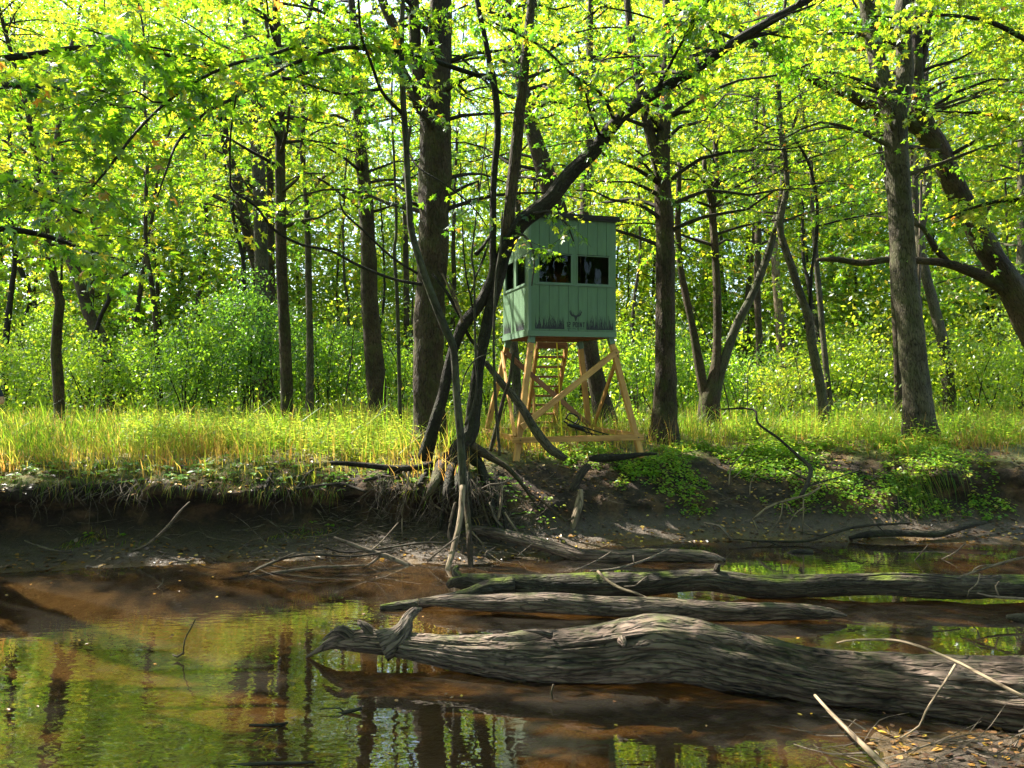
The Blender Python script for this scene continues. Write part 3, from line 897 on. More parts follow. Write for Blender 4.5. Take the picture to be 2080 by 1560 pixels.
for k, rt in enumerate(roots):
    pts, rad = [], []
    for n, (x, y, w) in enumerate(rt):
        h = ghit(x, y)
        d = min(max(h[1] - 0.05 - 0.03 * n, 9.2), 10.45)
        pts.append(P(x, y, d)); rad.append(w * .8 / 2 * d / FPX)
    a = Acc(); add_tube(a, pts, rad, sides=12, step=0.05, rough=0.16, seed=k, ridge=0.14, wob=0.02)
    a.build('root', MAT['bark_brown' if k in (0, 5) else 'bark_dark'], T2, smooth=True, org=rb)
a = Acc()
for k in range(360):
    x = 760 + rng.random() * 350; y = 950 + rng.random() * 110
    if x > 1000: y += 20
    h = ghit(x, y); p0 = np.array([h[0], h[1] - 0.02, h[2] + 0.02])
    ln = 0.12 + 0.35 * rng.random()
    d = np.array([rng.normal() * 0.35, -0.25 - 0.3 * rng.random(), -0.8])
    p1 = p0 + d * ln * 0.5 + rng.normal(size=3) * 0.03; p2 = p1 + (d + rng.normal(size=3) * 0.35) * ln * 0.5
    add_tube(a, [p0, p1, p2], [0.005, 0.004, 0.0015], sides=4, step=0.07, closed=False)
a.build('rootlets', MAT['dead_twig'], T2, kind='stuff', org=rb)

# slender trunk propped in the water in front
tree('slender grey-green stem with a forked foot in the creek, before the twisted tree',
     [(941, 1000, 21), (939, 946, 20), (935, 882, 20), (929, 818, 19), (924, 738, 19), (919, 700, 20), (900, 658, 20), (875, 594, 19), (858, 546, 18), (836, 469, 17), (831, 404, 16), (825, 303, 16), (819, 202, 15), (816, 101, 13), (818, 0, 12), (822, -70, 10)], 9.4, 'bark_smooth',
     limbs=[dict(path=[(940, 985, 16, 9.38), (935, 1050, 15, 9.2), (922, 1110, 15, 9.05), (908, 1160, 14, 8.8)], bark='pale_wood'),
            dict(path=[(943, 985, 17, 9.42), (950, 1050, 15, 9.3), (954, 1110, 15, 9.1), (957, 1160, 13, 8.9)], bark='bark_brown'),
            dict(path=[(856, 578, 8, 9.4), (800, 567, 7, 9.2), (730, 540, 8, 9.0), (673, 510, 7, 8.8), (613, 497, 7, 8.6), (557, 467, 7, 8.3), (520, 420, 6, 8.1), (473, 387, 6, 7.9), (468, 360, 5, 7.8), (468, 280, 5, 7.6), (480, 193, 4, 7.4)], bark='bark_dark', leaf=near_leaf(16, 9, 0.10, **{'from': .6})),
            dict(path=[(848, 556, 7), (793, 520, 6, 9.2), (740, 470, 6, 9.0), (697, 430, 5, 8.8), (690, 400, 3, 8.7)], bark='bark_dark'),
            dict(path=[(818, 232, 10), (777, 188, 9, 9.2), (754, 128, 8, 9.0), (734, 74, 7, 8.8), (728, 0, 6, 8.6), (720, -70, 5, 8.4)], bark='bark_dark', leaf=near_leaf(18, 11, 0.11, **{'from': .3})),
            dict(path=[(825, 300, 6), (850, 340, 5, 9.2), (905, 375, 4, 9.0), (960, 420, 4, 8.9), (990, 462, 3, 8.9)], bark='bark_dark', leaf=near_leaf(7, 8, 0.09))],
     crown=None, foot=False, top=None, flare=0, ridge=0.08, wk=.8)

tree('rough trunk dividing in two high up, directly right of the hunting blind stand',
     [(1350, 892, 62), (1350, 850, 52), (1352, 750, 43), (1352, 600, 39), (1350, 450, 40), (1347, 400, 36), (1347, 270, 29), (1356, 168, 24), (1352, 80, 21), (1355, 0, 20)], 13.6, 'bark_brown',
     limbs=[dict(path=[(1346, 370, 26), (1333, 320, 24), (1316, 253, 23), (1299, 168, 20), (1285, 90, 18), (1275, 20, 15), (1268, -60, 12)])],
     crown=CR(20, 2.4, 6, 22, 0.105, 4.6, tint=0.45), top=12)

tree('stout grey furrowed trunk forking near its top, right side of the wood',
     [(1876, 897, 74), (1868, 850, 58), (1858, 766, 53), (1848, 648, 51), (1834, 547, 50), (1831, 471, 48), (1822, 337, 45), (1820, 252, 46), (1832, 190, 36), (1838, 151, 33), (1834, 34, 33), (1838, -50, 28)], 13.2, 'bark_grey',
     limbs=[dict(path=[(1814, 240, 40), (1797, 185, 36), (1774, 84, 33), (1760, 0, 30), (1750, -60, 24)])],
     crown=CR(14, 2.6, 6, 20, 0.10, 5.8, tint=0.48), top=12, flare=0.8)

tree('thick brown tree leaning in from the right, its bare limb reaching behind the stout trunk',
     [(2230, 915, 90), (2170, 780, 72), (2110, 690, 62), (2066, 605, 52), (2040, 560, 48), (2009, 512, 46), (1952, 404, 43), (1905, 303, 45), (1880, 262, 44), (1864, 202, 30), (1861, 118, 26), (1861, 0, 22), (1866, -70, 18)], 14.6, 'bark_brown',
     limbs=[dict(path=[(1890, 275, 34), (1845, 249, 28), (1767, 215, 23), (1717, 188, 22), (1666, 168, 20), (1589, 125, 17), (1541, 94, 11), (1500, 60, 6)]),
            dict(path=[(2085, 640, 40), (2050, 595, 34), (2020, 574, 29), (1969, 550, 22), (1919, 534, 18), (1868, 530, 15), (1807, 527, 14), (1750, 534, 14), (1703, 527, 13), (1659, 528, 8)]),
            dict(path=[(1930, 540, 14), (1902, 507, 12), (1885, 480, 10), (1868, 458, 9), (1840, 452, 7), (1818, 434, 4)]),
            dict(path=[(1868, 150, 18), (1884, 67, 14), (1890, 0, 12), (1892, -60, 9)])],
     crown=CR(12, 2.4, 6, 20, 0.10, 6.5, tint=0.5), top=13)

tree('big trunk rising behind the hunting blind and leaning left above its roof',
     [(1238, 872, 50), (1215, 790, 40), (1200, 720, 38), (1180, 620, 40), (1150, 490, 42), (1114, 370, 42), (1087, 286, 34), (1072, 225, 28), (1055, 140, 24), (1045, 60, 20)], 16.2, 'bark_brown',
     crown=CR(18, 2.6, 6, 22, 0.11, 6.2, tint=0.5))
tree('slim trunk seen above the roof of the blind', [(1188, 835, 26), (1190, 600, 24), (1189, 440, 23), (1192, 330, 22), (1195, 200, 18)], 22, 'bark_brown', crown=CR(14, 2.8, 6, 20, 0.15, 6.5, tint=0.5, tmpl=LEAF_FAR))
tree('short pale trunk behind the left legs of the stand', [(1060, 858, 26), (1050, 790, 22), (1044, 700, 19), (1040, 560, 17)], 17.5, 'bark_grey', crown=CR(12, 2.2, 5, 20, 0.12, 7.0, tint=0.5, tmpl=LEAF_FAR))

tree('clump of three curved stems from one base, between the blind and the slanting right-hand saplings',
     [(1440, 848, 52), (1441, 800, 42), (1449, 773, 26), (1456, 716, 19), (1457, 615, 17), (1452, 500, 16), (1447, 421, 15), (1456, 353, 12), (1450, 250, 10)], 17.6, 'bark_brown',
     limbs=[dict(path=[(1436, 840, 26), (1424, 766, 21), (1410, 682, 17), (1393, 598, 15), (1380, 530, 14), (1377, 440, 12), (1380, 330, 10)]),
            dict(path=[(1447, 830, 26), (1458, 775, 22), (1471, 732, 20), (1494, 665, 18), (1531, 591, 17), (1555, 530, 16), (1570, 482, 15), (1584, 430, 14), (1592, 337, 13), (1582, 236, 11), (1572, 168, 9)], bark='bark_smooth'),
            dict(path=[(1447, 421, 11), (1434, 370, 10), (1430, 320, 9)])],
     crown=CR(22, 2.6, 6, 22, 0.11, 5.4, tint=0.52, tmpl=LEAF_FAR))
tree('straight thin trunk between the three-stemmed clump and the crooked sapling', [(1545, 830, 17), (1543, 700, 15), (1538, 600, 14), (1540, 480, 14), (1538, 350, 11), (1535, 230, 9)], 23, 'bark_brown', crown=CR(14, 2.5, 6, 20, 0.15, 6, tint=0.6, tmpl=LEAF_FAR))
tree('crooked mossy sapling bowed left, standing left of the stout grey trunk',
     [(1679, 876, 22), (1666, 783, 20), (1649, 699, 19), (1643, 648, 18), (1626, 598, 17), (1612, 554, 16), (1592, 497, 15), (1584, 454, 14), (1598, 380, 12), (1592, 300, 11), (1583, 200, 9)], 16.4, 'bark_grey',
     limbs=[dict(path=[(1645, 636, 7), (1649, 547, 7), (1658, 490, 7), (1659, 404, 7), (1640, 325, 6), (1609, 269, 5), (1625, 215, 3)], bark='bark_dark'), dict(path=[(1611, 272, 4), (1570, 262, 4), (1520, 290, 3)], bark='bark_dark'),
            dict(path=[(1658, 460, 4), (1720, 445, 4), (1800, 430, 3)], bark='bark_dark')],
     crown=CR(16, 2.2, 6, 20, 0.11, 5.4, tint=0.5))
tree('narrow sapling just right of the crooked mossy one', [(1690, 828, 14), (1676, 732, 12), (1666, 615, 12), (1658, 530, 11), (1650, 420, 9)], 20.5, 'bark_grey', crown=CR(10, 2.2, 5, 20, 0.14, 6, tint=0.55, tmpl=LEAF_FAR))
tree('sunlit pale trunk deep in the wood behind the fallen timber', [(1592, 815, 24), (1588, 766, 20), (1585, 682, 19), (1578, 581, 18), (1572, 480, 15)], 30, 'pale_wood', crown=CR(12, 3, 6, 18, 0.2, 8, tint=0.55, tmpl=LEAF_FAR))
tree('smooth grey trunk leaning left, behind and right of the stout grey trunk', [(1934, 815, 27), (1919, 716, 24), (1895, 615, 21), (1878, 547, 19), (1866, 470, 16), (1858, 380, 13)], 21.5, 'bark_grey', crown=CR(14, 2.6, 6, 20, 0.14, 6.5, tint=0.5, tmpl=LEAF_FAR))
tree('dark slim trunk half hidden behind the left side of the stout grey trunk', [(1826, 830, 16), (1822, 720, 15), (1818, 621, 14), (1812, 500, 12)], 20, 'bark_brown', crown=CR(10, 2.4, 5, 20, 0.14, 6.5, tint=0.5, tmpl=LEAF_FAR))
tree('trunk with mossy foot standing at the right edge behind the leaning tree', [(2074, 812, 28), (2068, 700, 25), (2072, 600, 23), (2078, 480, 21), (2076, 350, 18)], 23, 'bark_grey', crown=CR(18, 3, 6, 22, 0.15, 5.5, tint=0.6, tmpl=LEAF_FAR))
tree('bare dead pole rising right of the stout grey trunk', [(1862, 850, 9), (1866, 620, 7), (1868, 520, 6), (1871, 366, 5)], 17, 'dead_twig', top=None, name='dead_sapling')

# left half
tree('wavy mossy trunk at the far left, in tall grass', [(124, 850, 22), (118, 766, 21), (114, 709, 21), (118, 648, 20), (122, 612, 20), (111, 574, 17), (101, 524, 15), (94, 470, 13), (81, 370, 12), (71, 320, 11), (61, 252, 10), (50, 202, 10), (37, 162, 9), (24, 111, 9), (7, 50, 8), (-10, -20, 7)], 16.4, 'bark_brown',
     limbs=[dict(path=[(124, 605, 7), (125, 560, 5), (126, 500, 4)], bark='bark_dark')], crown=CR(22, 2.6, 6, 22, 0.11, 5.0, tint=0.58), ridge=0.08)
tree('thick slanting trunk behind shrubs, leaning left from a wide dark stump', [(235, 832, 60), (228, 780, 46), (212, 700, 28), (182, 642, 24), (162, 574, 23), (137, 505, 20), (120, 430, 16), (110, 340, 13)], 22, 'bark_brown', crown=CR(16, 2.6, 6, 20, 0.14, 6.0, tint=0.5, tmpl=LEAF_FAR))
tree('thin dark trunk with a crooked limb arching down to the left', [(327, 838, 13), (323, 766, 12), (316, 648, 11), (306, 564, 10), (297, 507, 9), (296, 420, 8), (300, 300, 7)], 21, 'bark_brown',
     limbs=[dict(path=[(298, 512, 6), (280, 530, 7), (256, 557, 7), (225, 578, 8), (222, 608, 9), (205, 642, 9), (190, 690, 10)], bark='bark_dark')], crown=CR(14, 2.2, 6, 20, 0.13, 6.0, tint=0.55, tmpl=LEAF_FAR))
tree('straight dark trunk standing forward in sunlit grass, left of its greenish twin', [(584, 880, 27), (583, 820, 25), (582, 766, 25), (577, 648, 24), (572, 547, 24), (570, 438, 22), (569, 269, 20), (566, 168, 18), (562, 50, 16), (560, -40, 14)], 15.6, 'bark_brown', crown=CR(18, 2.4, 6, 22, 0.105, 5.2, tint=0.45), ridge=0.08)
tree('slimmer greenish trunk just right of the straight dark one', [(628, 856, 18), (630, 732, 16), (628, 615, 14), (625, 480, 13), (622, 404, 12), (614, 303, 11), (617, 200, 10)], 18, 'bark_grey',
     limbs=[dict(path=[(626, 400, 9), (650, 365, 7), (688, 342, 5)], bark='pale_wood')], crown=CR(14, 2.4, 6, 20, 0.12, 6, tint=0.5))
tree('pale straight trunk behind the straight dark one', [(546, 845, 38), (540, 783, 31), (536, 640, 29), (530, 500, 28), (529, 438, 28), (525, 337, 26), (518, 252, 24), (508, 100, 22)], 22.5, 'bark_grey', crown=CR(16, 2.8, 6, 20, 0.14, 6.5, tint=0.5, tmpl=LEAF_FAR))
tree('crooked trunk leaning left beside the pale one, with a stub limb', [(528, 832, 26), (524, 700, 24), (522, 560, 22), (508, 490, 24), (495, 438, 24), (481, 370, 23), (461, 303, 19), (450, 220, 15)], 26, 'bark_brown',
     limbs=[dict(path=[(492, 430, 13), (465, 412, 10), (440, 400, 8), (415, 388, 8)])], crown=CR(14, 2.8, 6, 20, 0.15, 7, tint=0.5, tmpl=LEAF_FAR))
tree('dark narrow trunk squeezed between the pale trunk and the straight dark one', [(556, 838, 16), (552, 600, 15), (549, 370, 14), (545, 269, 12), (543, 150, 10)], 25, 'bark_brown', crown=CR(12, 2.6, 6, 20, 0.15, 7, tint=0.45, tmpl=LEAF_FAR))
tree('sturdy brown trunk with a mossy right side, left of the massive middle trunk', [(770, 858, 50), (766, 800, 42), (757, 700, 38), (750, 597, 36), (749, 513, 34), (743, 413, 31), (733, 313, 26), (727, 213, 22), (720, 100, 18)], 18.4, 'bark_brown', crown=CR(18, 2.6, 6, 22, 0.12, 6.0, tint=0.45))
tree('whip-thin dark sapling between the sturdy brown trunk and the massive one', [(814, 872, 8), (811, 770, 8), (807, 610, 8), (801, 514, 7), (805, 466, 6), (801, 337, 5)], 14.4, 'bark_smooth', crown=CR(6, 1.0, 4, 12, 0.10, 5.5, tint=0.45), top=8, flare=0.3)
tree('thin trunk glimpsed far back beside the massive middle trunk', [(828, 820, 14), (826, 680, 13), (825, 530, 12), (822, 400, 10)], 28, 'bark_brown', crown=CR(10, 2.6, 6, 18, 0.18, 7, tint=0.5, tmpl=LEAF_FAR))
tree('dark trunk near the left edge deep among shrubs', [(8, 812, 14), (12, 700, 13), (22, 600, 11), (30, 520, 9), (20, 400, 8)], 24, 'bark_dark', crown=CR(14, 2.6, 6, 20, 0.15, 6, tint=0.6, tmpl=LEAF_FAR))
tree('short double trunk behind the shrub thicket left of the straight dark trunk', [(497, 835, 16), (499, 780, 15), (500, 700, 12), (496, 600, 10)], 24, 'bark_dark', crown=CR(12, 2.4, 6, 20, 0.15, 6, tint=0.4, tmpl=LEAF_FAR))
tree('steeply slanting trunk half seen in the thicket left of the thin dark trunk', [(264, 835, 14), (268, 720, 12), (278, 640, 11), (290, 560, 9), (305, 470, 7)], 25, 'bark_brown', crown=CR(8, 2.4, 6, 20, 0.15, 6, tint=0.5, tmpl=LEAF_FAR))

# overhanging maples whose trunks stand outside the picture
for lab, bx, by, lim in (
    ('maple left of the view whose leafy boughs hang over the upper left', -7.6, 8.2, [((-7.2, 8.2, 4.6), (-5.4, 7.6, 5.2), (-3.6, 7.2, 4.9)), ((-7.3, 8.0, 4.0), (-5.5, 7.2, 4.3), (-4.0, 6.8, 3.8)), ((-7.4, 8.5, 5.6), (-5.2, 9.3, 6.4), (-3.0, 9.6, 6.2)), ((-7.2, 8.0, 3.6), (-5.6, 8.2, 3.9), (-4.5, 8.6, 3.6)), ((-7.4, 8.5, 6.6), (-5.0, 9.0, 7.8), (-2.0, 9.6, 8.0)), ((-7.4, 8.5, 7.6), (-5.6, 10.5, 9.0), (-3.5, 11.5, 9.4)), ((-7.4, 8.5, 8.6), (-5.0, 8.0, 10.0), (-1.8, 8.4, 10.6))]),
    ('maple right of the view whose boughs reach over the upper right', 9.4, 11.5, [((9.2, 11.5, 5.5), (8.0, 11.8, 6.4), (6.8, 12, 6.6)), ((9.2, 11.5, 6.6), (7.4, 11.2, 7.6), (5.4, 11.2, 7.8)), ((9.2, 11.5, 4.6), (8.2, 12.2, 5.2), (7.4, 13, 5.0)), ((9.2, 11.5, 7.6), (7.4, 12.2, 9.0), (5.0, 12.6, 9.6)), ((9.2, 11.5, 8.0), (7.0, 10.2, 9.4), (4.4, 9.6, 10.0))])):
    g = gz(bx, by)
    t = thing('maple_tree', lab, 'tree', (bx, by, g))
    a = Acc(); add_tube(a, [(bx, by, g - .1), (bx + .1, by, 4), (bx, by + .2, 9), (bx + .2, by, 13)], [.22, .19, .14, .07], sides=20, step=.1, rough=.08, flare=.7, ridge=.1)
    a.build('trunk', MAT['bark_brown'], t, smooth=True, org=(bx, by, g))
    L, W = Acc(), Acc()
    for lp in lim:
        a = Acc(); add_tube(a, [np.array(v, float) for v in lp], [.05, .035, .012], sides=8, step=.15, rough=.1, wob=.05)
        a.build('limb', MAT['bark_dark'], t, smooth=True, org=(bx, by, g))
        q_, _ = resample(np.array(lp, float), [1, 1, 1], .15)
        for k in range(78):
            i = int((0.15 + 0.85 * rng.random()) * (len(q_) - 1))
            twig_leaves(L, W, q_[i], rng.normal(size=3) * np.array([1, 1, .45]), 0.5 + 0.7 * rng.random(), 14, 0.108, 0.40 if bx < 0 else 0.52, LEAF_NEAR)
    W.build('twigs', MAT['dark_twig'], t, kind='stuff', org=(bx, by, g))
    L.build('crown', MAT['maple_leaf'], t, kind='stuff', org=(bx, by, g))

for lab, bx, by, n_ in (('added shade maple on the near side beyond the left edge, arching over the creek mouth', -12.4, 9.2, 60), ('added maple farther off beyond the left edge, shading the left reach of the creek', -13.0, 13.9, 74), ('tall added maple beyond the left edge of the view, crown spread to shade the creek', -9.6, 10.6, 34), ('tall added maple on the near bank to the left, its crown shading the creek', -6.4, 4.6, 26)):  # unseen trees added so their crowns keep the creek in shade
    g = gz(bx, by)
    t = thing('maple_tree', lab, 'tree', (bx, by, g))
    pth = [(bx, by, g - .1), (bx + .1, by, 5), (bx + .5, by + .2, 9), (bx + 1.2, by + .4, 13.5)]
    a = Acc(); add_tube(a, pth, [.26, .22, .17, .07], sides=16, step=.15, rough=.08, flare=.7, ridge=.08)
    a.build('trunk', MAT['bark_brown'], t, smooth=True, org=(bx, by, g))
    L, W = Acc(), Acc()
    q_, _ = resample(np.array(pth, float), [1] * 4, .3)
    far_ = bx < -12
    ok = [i for i in range(len(q_)) if q_[i][2] > (4.2 if far_ else 7.6)]
    for k in range(n_):
        grow_limb(L, W if k % 3 == 0 else None, q_[ok[int(rng.random() * len(ok))]], (rng.random() * 6.28 if far_ else rng.normal() * 1.3), (1.3 + 2.1 * rng.random() if far_ else 2.5 + 3.5 * rng.random()), .035, 8, 22, 0.16, .45, LEAF_FAR, up=.25, tw=1.1, wood=(k % 3 == 0))
    W.build('twigs', MAT['dark_twig'], t, kind='stuff', org=(bx, by, g))
    L.build('crown', MAT['maple_leaf'], t, kind='stuff', org=(bx, by, g))

# wood behind: individual trees without traced outlines; each is a copy of one of six grown kinds
protos = []
for v in range(6):
    lean = rng.normal() * 0.6
    r0 = 0.09 + 0.10 * rng.random()
    t = thing('wood_tree', 'slim tree deep in the leafy wood behind the clearing', 'tree', (0, 0, 0), group='trees far back in the wood')
    pts = [(0, 0, -.3), (lean * .3, 0, 4), (lean + rng.normal() * .3, .3, 9), (lean * 1.8, 0, 17), (lean * 2, 0, 21)]
    a = Acc(); add_tube(a, pts, [r0, r0 * .85, r0 * .6, r0 * .25, .02], sides=8, step=.5, rough=.08, flare=.5, wob=.1)
    a.build('trunk', MAT[['bark_brown', 'bark_grey', 'bark_dark'][v % 3]], t, smooth=True)
    L, W = Acc(), Acc()
    q_, _ = resample(np.array(pts, float), [1] * 5, .3)
    tint = [.38, .44, .52, .40, .60, .47][v]
    for k in range(56):
        i = int((0.05 + 0.93 * rng.random() ** .9) * (len(q_) - 1))
        grow_limb(L, W if k % 3 == 0 else None, q_[i], rng.random() * 6.28, 1.6 + 2.2 * rng.random(), .03, 7, 26, 0.19, tint + rng.normal() * .05, LEAF_FAR, tw=1.3, wood=(k % 3 == 0))
    W.build('twigs', MAT['dark_twig'], t, kind='stuff')
    L.build('crown', MAT['maple_leaf'], t, kind='stuff')
    protos.append(t)
LAND = [(60, 'the far left edge'), (118, 'the wavy mossy trunk'), (205, 'the thick slanting trunk'), (316, 'the thin dark trunk with the crooked limb'), (440, 'the dark shrub thicket'), (535, 'the pale straight trunk'), (577, 'the straight dark trunk'), (628, 'the slim greenish trunk'), (755, 'the sturdy brown trunk'),
        (870, 'the massive middle trunk'), (990, 'the twisted leaning tree'), (1090, 'the near corner of the blind'), (1165, 'the middle of the blind'), (1260, 'the right wall of the blind'), (1352, 'the rough trunk beside the blind'), (1450, 'the clump of three stems'), (1543, 'the straight thin trunk'), (1650, 'the crooked mossy sapling'), (1740, 'the bare reaching limb'), (1848, 'the stout grey trunk'), (1910, 'the smooth leaning trunk'), (2000, 'the tree leaning in at the right')]
spots = []
tries = 0
while len(spots) < 96 and tries < 9000:
    tries += 1
    d = 24.5 + 26 * rng.random() ** 0.9
    px = -300 + 2700 * rng.random()
    x = (px - 1040) / FPX * d
    if all((x - a) ** 2 + (d - b) ** 2 > 5 for a, b in spots):
        spots.append((x, d))
for n_, (x, d) in enumerate(spots):
    src = protos[n_ % 6]
    if n_ < 6:
        c = src
    else:
        c = src.copy(); SC.collection.objects.link(c)
        for ch in src.children:
            e = ch.copy(); SC.collection.objects.link(e); e.parent = c
    s_ = 0.62 + .42 * rng.random() + (.2 if d > 38 else 0)
    tpx = 1040 + x / d * FPX
    if any(lo < tpx < hi for lo, hi in ((725, 860), (925, 1050), (1895, 1960))): s_ = .36 + .14 * rng.random()
    lm = min(LAND, key=lambda q: abs(q[0] - tpx))
    c['label'] = '%s %s far back, seen %s %s' % (['brown-barked', 'grey-barked', 'dark-barked'][(n_ % 6) % 3], 'low leafy tree' if s_ < .55 else 'slender tree', 'left of' if tpx < lm[0] else 'right of', lm[1])
    if not -40 < tpx < 2120: c['label'] = 'leafy tree far back in the wood beyond the %s edge of the view' % ('left' if tpx < 1040 else 'right')
    c.location = (x, d, gz(x, d)); c.rotation_euler = (0, 0, rng.random() * 6.28); c.scale = (s_, s_, s_)

# the far wood that reads as one mass, all round
L, W = Acc(), Acc()
n = 34000
px = -500 + 3100 * rng.random(n)
d = 46 + 26 * rng.random(n)
x = (px - 1040) / FPX * d
z = 1.5 + 36 * rng.random(n) ** 1.1
cl = fbm(np.stack([x * .35, d * .35, z * .4], -1), 2, 77)
k = cl > -0.28
pos = np.stack([x, d, z], -1)[k]; cl = cl[k]
kk = thin(pos)
pos = pos[kk]; cl = cl[kk]; m = len(pos)
leaves(L, LEAF_FAR, pos, rng.normal(size=(m, 3)), np.array([0, 0, 1.0]) + rng.normal(size=(m, 3)) * .7, 0.55 * (0.6 + .6 * rng.random(m)), np.clip(0.5 + 0.22 * cl + rng.normal(size=m) * .1, 0, .84))
# the same wood goes on behind the viewer and at both sides, and closes overhead
n = 46000  # unseen foliage added to keep open sky light off the near side
th = R(58) + rng.random(n) * R(244)
rr = 9 + 15 * rng.random(n)
z = 0.8 + 17 * rng.random(n)
x = np.sin(th) * rr; d = np.cos(th) * rr
o = rng.random(n) < .36
ra = 15 * np.sqrt(rng.random(n)); ta = rng.random(n) * 6.283
x = np.where(o, 2.5 + ra * np.cos(ta), x); d = np.where(o, -5.5 + ra * .75 * np.sin(ta), d); z = np.where(o, 8.5 + 7 * rng.random(n), z)
cl = fbm(np.stack([x * .5, d * .5, z * .5], -1), 2, 79)
k = (cl > -0.35) & ~((np.abs(x) < .75 * d + 1.0) & (d > 0) & (z < 2.4 + .58 * d))
pos = np.stack([x, d, z], -1)[k]; m = len(pos)
leaves(L, LEAF_FAR, pos, rng.normal(size=(m, 3)), np.array([0, 0, 1.0]) + rng.normal(size=(m, 3)) * .7, 0.48 * (0.6 + .6 * rng.random(m)), np.clip(0.35 + rng.normal(size=m) * .1, 0, .84))
far = L.build('far_wood', MAT['maple_leaf'], kind='stuff')
W = Acc()
for k in range(110):
    if k < 50:
        d = 46 + 20 * rng.random(); x = (-400 + 2900 * rng.random() - 1040) / FPX * d
    else:
        th = R(62) + rng.random() * R(236); rr = 9 + 14 * rng.random(); x, d = math.sin(th) * rr, math.cos(th) * rr
    g = gz(x, d)
    add_tube(W, [(x, d, g - .2), (x + rng.normal() * .5, d, g + 8), (x + rng.normal(), d, g + 17)], [.2, .15, .06], sides=7, step=1.2, rough=.05)
W.build('far_trunks', MAT['bark_brown'], kind='stuff', smooth=True)
chunks = []
for v in range(2):
    L = Acc(); m = 9500
    pos = np.stack([10 * rng.random(m) - 5, 7 * rng.random(m) - 3.5, 17 * rng.random(m) ** 1.15], -1)
    cl = fbm(pos * .55, 2, 200 + v)
    k = cl > -.25; pos, cl = pos[k], cl[k]; m = len(pos)
    leaves(L, LEAF_FAR, pos + np.array([0, 60, 300.]), rng.normal(size=(m, 3)), np.array([0, 0, 1.0]) + rng.normal(size=(m, 3)) * .6, .34 * (.5 + .8 * rng.random(m)), np.clip(.5 + .25 * cl + rng.normal(size=m) * .12, 0, .84))
    chunks.append(L.build('far_wood', MAT['maple_leaf'], kind='stuff', org=(0, 60, 300)))
n_ = 0
for row, (dd, ww, zz_) in enumerate(((36, 32, 0), (43, 36, 0), (51, 42, 0), (46, 40, 12), (54, 46, 14))):
    for xx in np.arange(-ww, ww + 1, 7.5):
        tpx = 1040 + xx / dd * FPX
        hole = any(lo < tpx < hi for lo, hi in ((725, 860), (925, 1050), (1895, 1960)))
        if zz_ and (hole or rng.random() < .12): continue
        c = chunks[n_ % 2]
        if n_ > 1:
            c = c.copy(); SC.collection.objects.link(c)
        n_ += 1
        c.location = (xx + rng.normal() * .8, dd + rng.normal(), gz(xx, dd) - .3 + zz_ + rng.normal() * .5)
        c.rotation_euler = (0, 0, rng.random() * .8 + (math.pi if rng.random() < .5 else 0))
        c.scale = (1, 1, .5 if hole else (.6 if row == 0 else .9) + .25 * rng.random())

# ------------------------------------------------------------------ shrubs of the understorey
SHL = [
    ('dark glossy shrub, the densest of the thicket left of the straight dark trunk', 440, 21.0, 3.6, 1.5, .25), ('bushy dark-leaved shrub left of the thin dark trunk', 290, 22.5, 2.8, 1.3, .35),
    ('dense dark shrub filling the gap behind the greenish trunk', 660, 22.0, 3.2, 1.4, .28), ('low leafy shrub at the far left edge of the thicket', 40, 22.0, 2.4, 1.4, .5),
    ('airy light shrub between the wavy mossy trunk and the slanting trunk', 190, 20.5, 2.3, 1.1, .5), ('dark round shrub right behind the straight dark trunk', 575, 23.5, 3.6, 1.5, .25),
    ('shrub between the sturdy brown trunk and the massive middle trunk', 800, 22.5, 2.6, 1.2, .4), ('sunlit shrub behind the left legs of the stand', 985, 20.5, 2.2, 1.1, .6),
    ('green shrub seen through the stand behind its stairs', 1130, 22.0, 2.2, 1.3, .45), ('leafy shrub just right of the blind, under its floor level', 1290, 21.5, 2.6, 1.3, .45),
    ('dark shrub behind the trunk right of the blind', 1385, 22.5, 2.9, 1.3, .35), ('low dark shrub behind the three-stemmed clump', 1500, 22.5, 2.0, 1.4, .3),
    ('yellow-green shrub around the straight thin trunk', 1590, 20.0, 1.6, 1.0, .7), ('broad bright shrub behind the crooked sapling', 1720, 23.0, 2.6, 1.6, .6),
    ('sunlit shrub right of the smooth leaning trunk', 1990, 21.0, 2.4, 1.4, .65), ('pale green shrub between the stout trunk and the smooth leaning one', 1885, 24.5, 2.4, 1.3, .6),
    ('tall shrub rising at the right edge', 2110, 19.0, 3.0, 1.4, .6), ('tall shrub behind the wavy mossy trunk', 105, 25.5, 3.9, 1.5, .5),
    ('tall bluish-green shrub in the middle of the left thicket', 505, 20.0, 3.9, 1.2, .2), ('arching shrub left of the thicket, thin stems showing at its foot', 375, 19.5, 2.7, 1.1, .35),
]
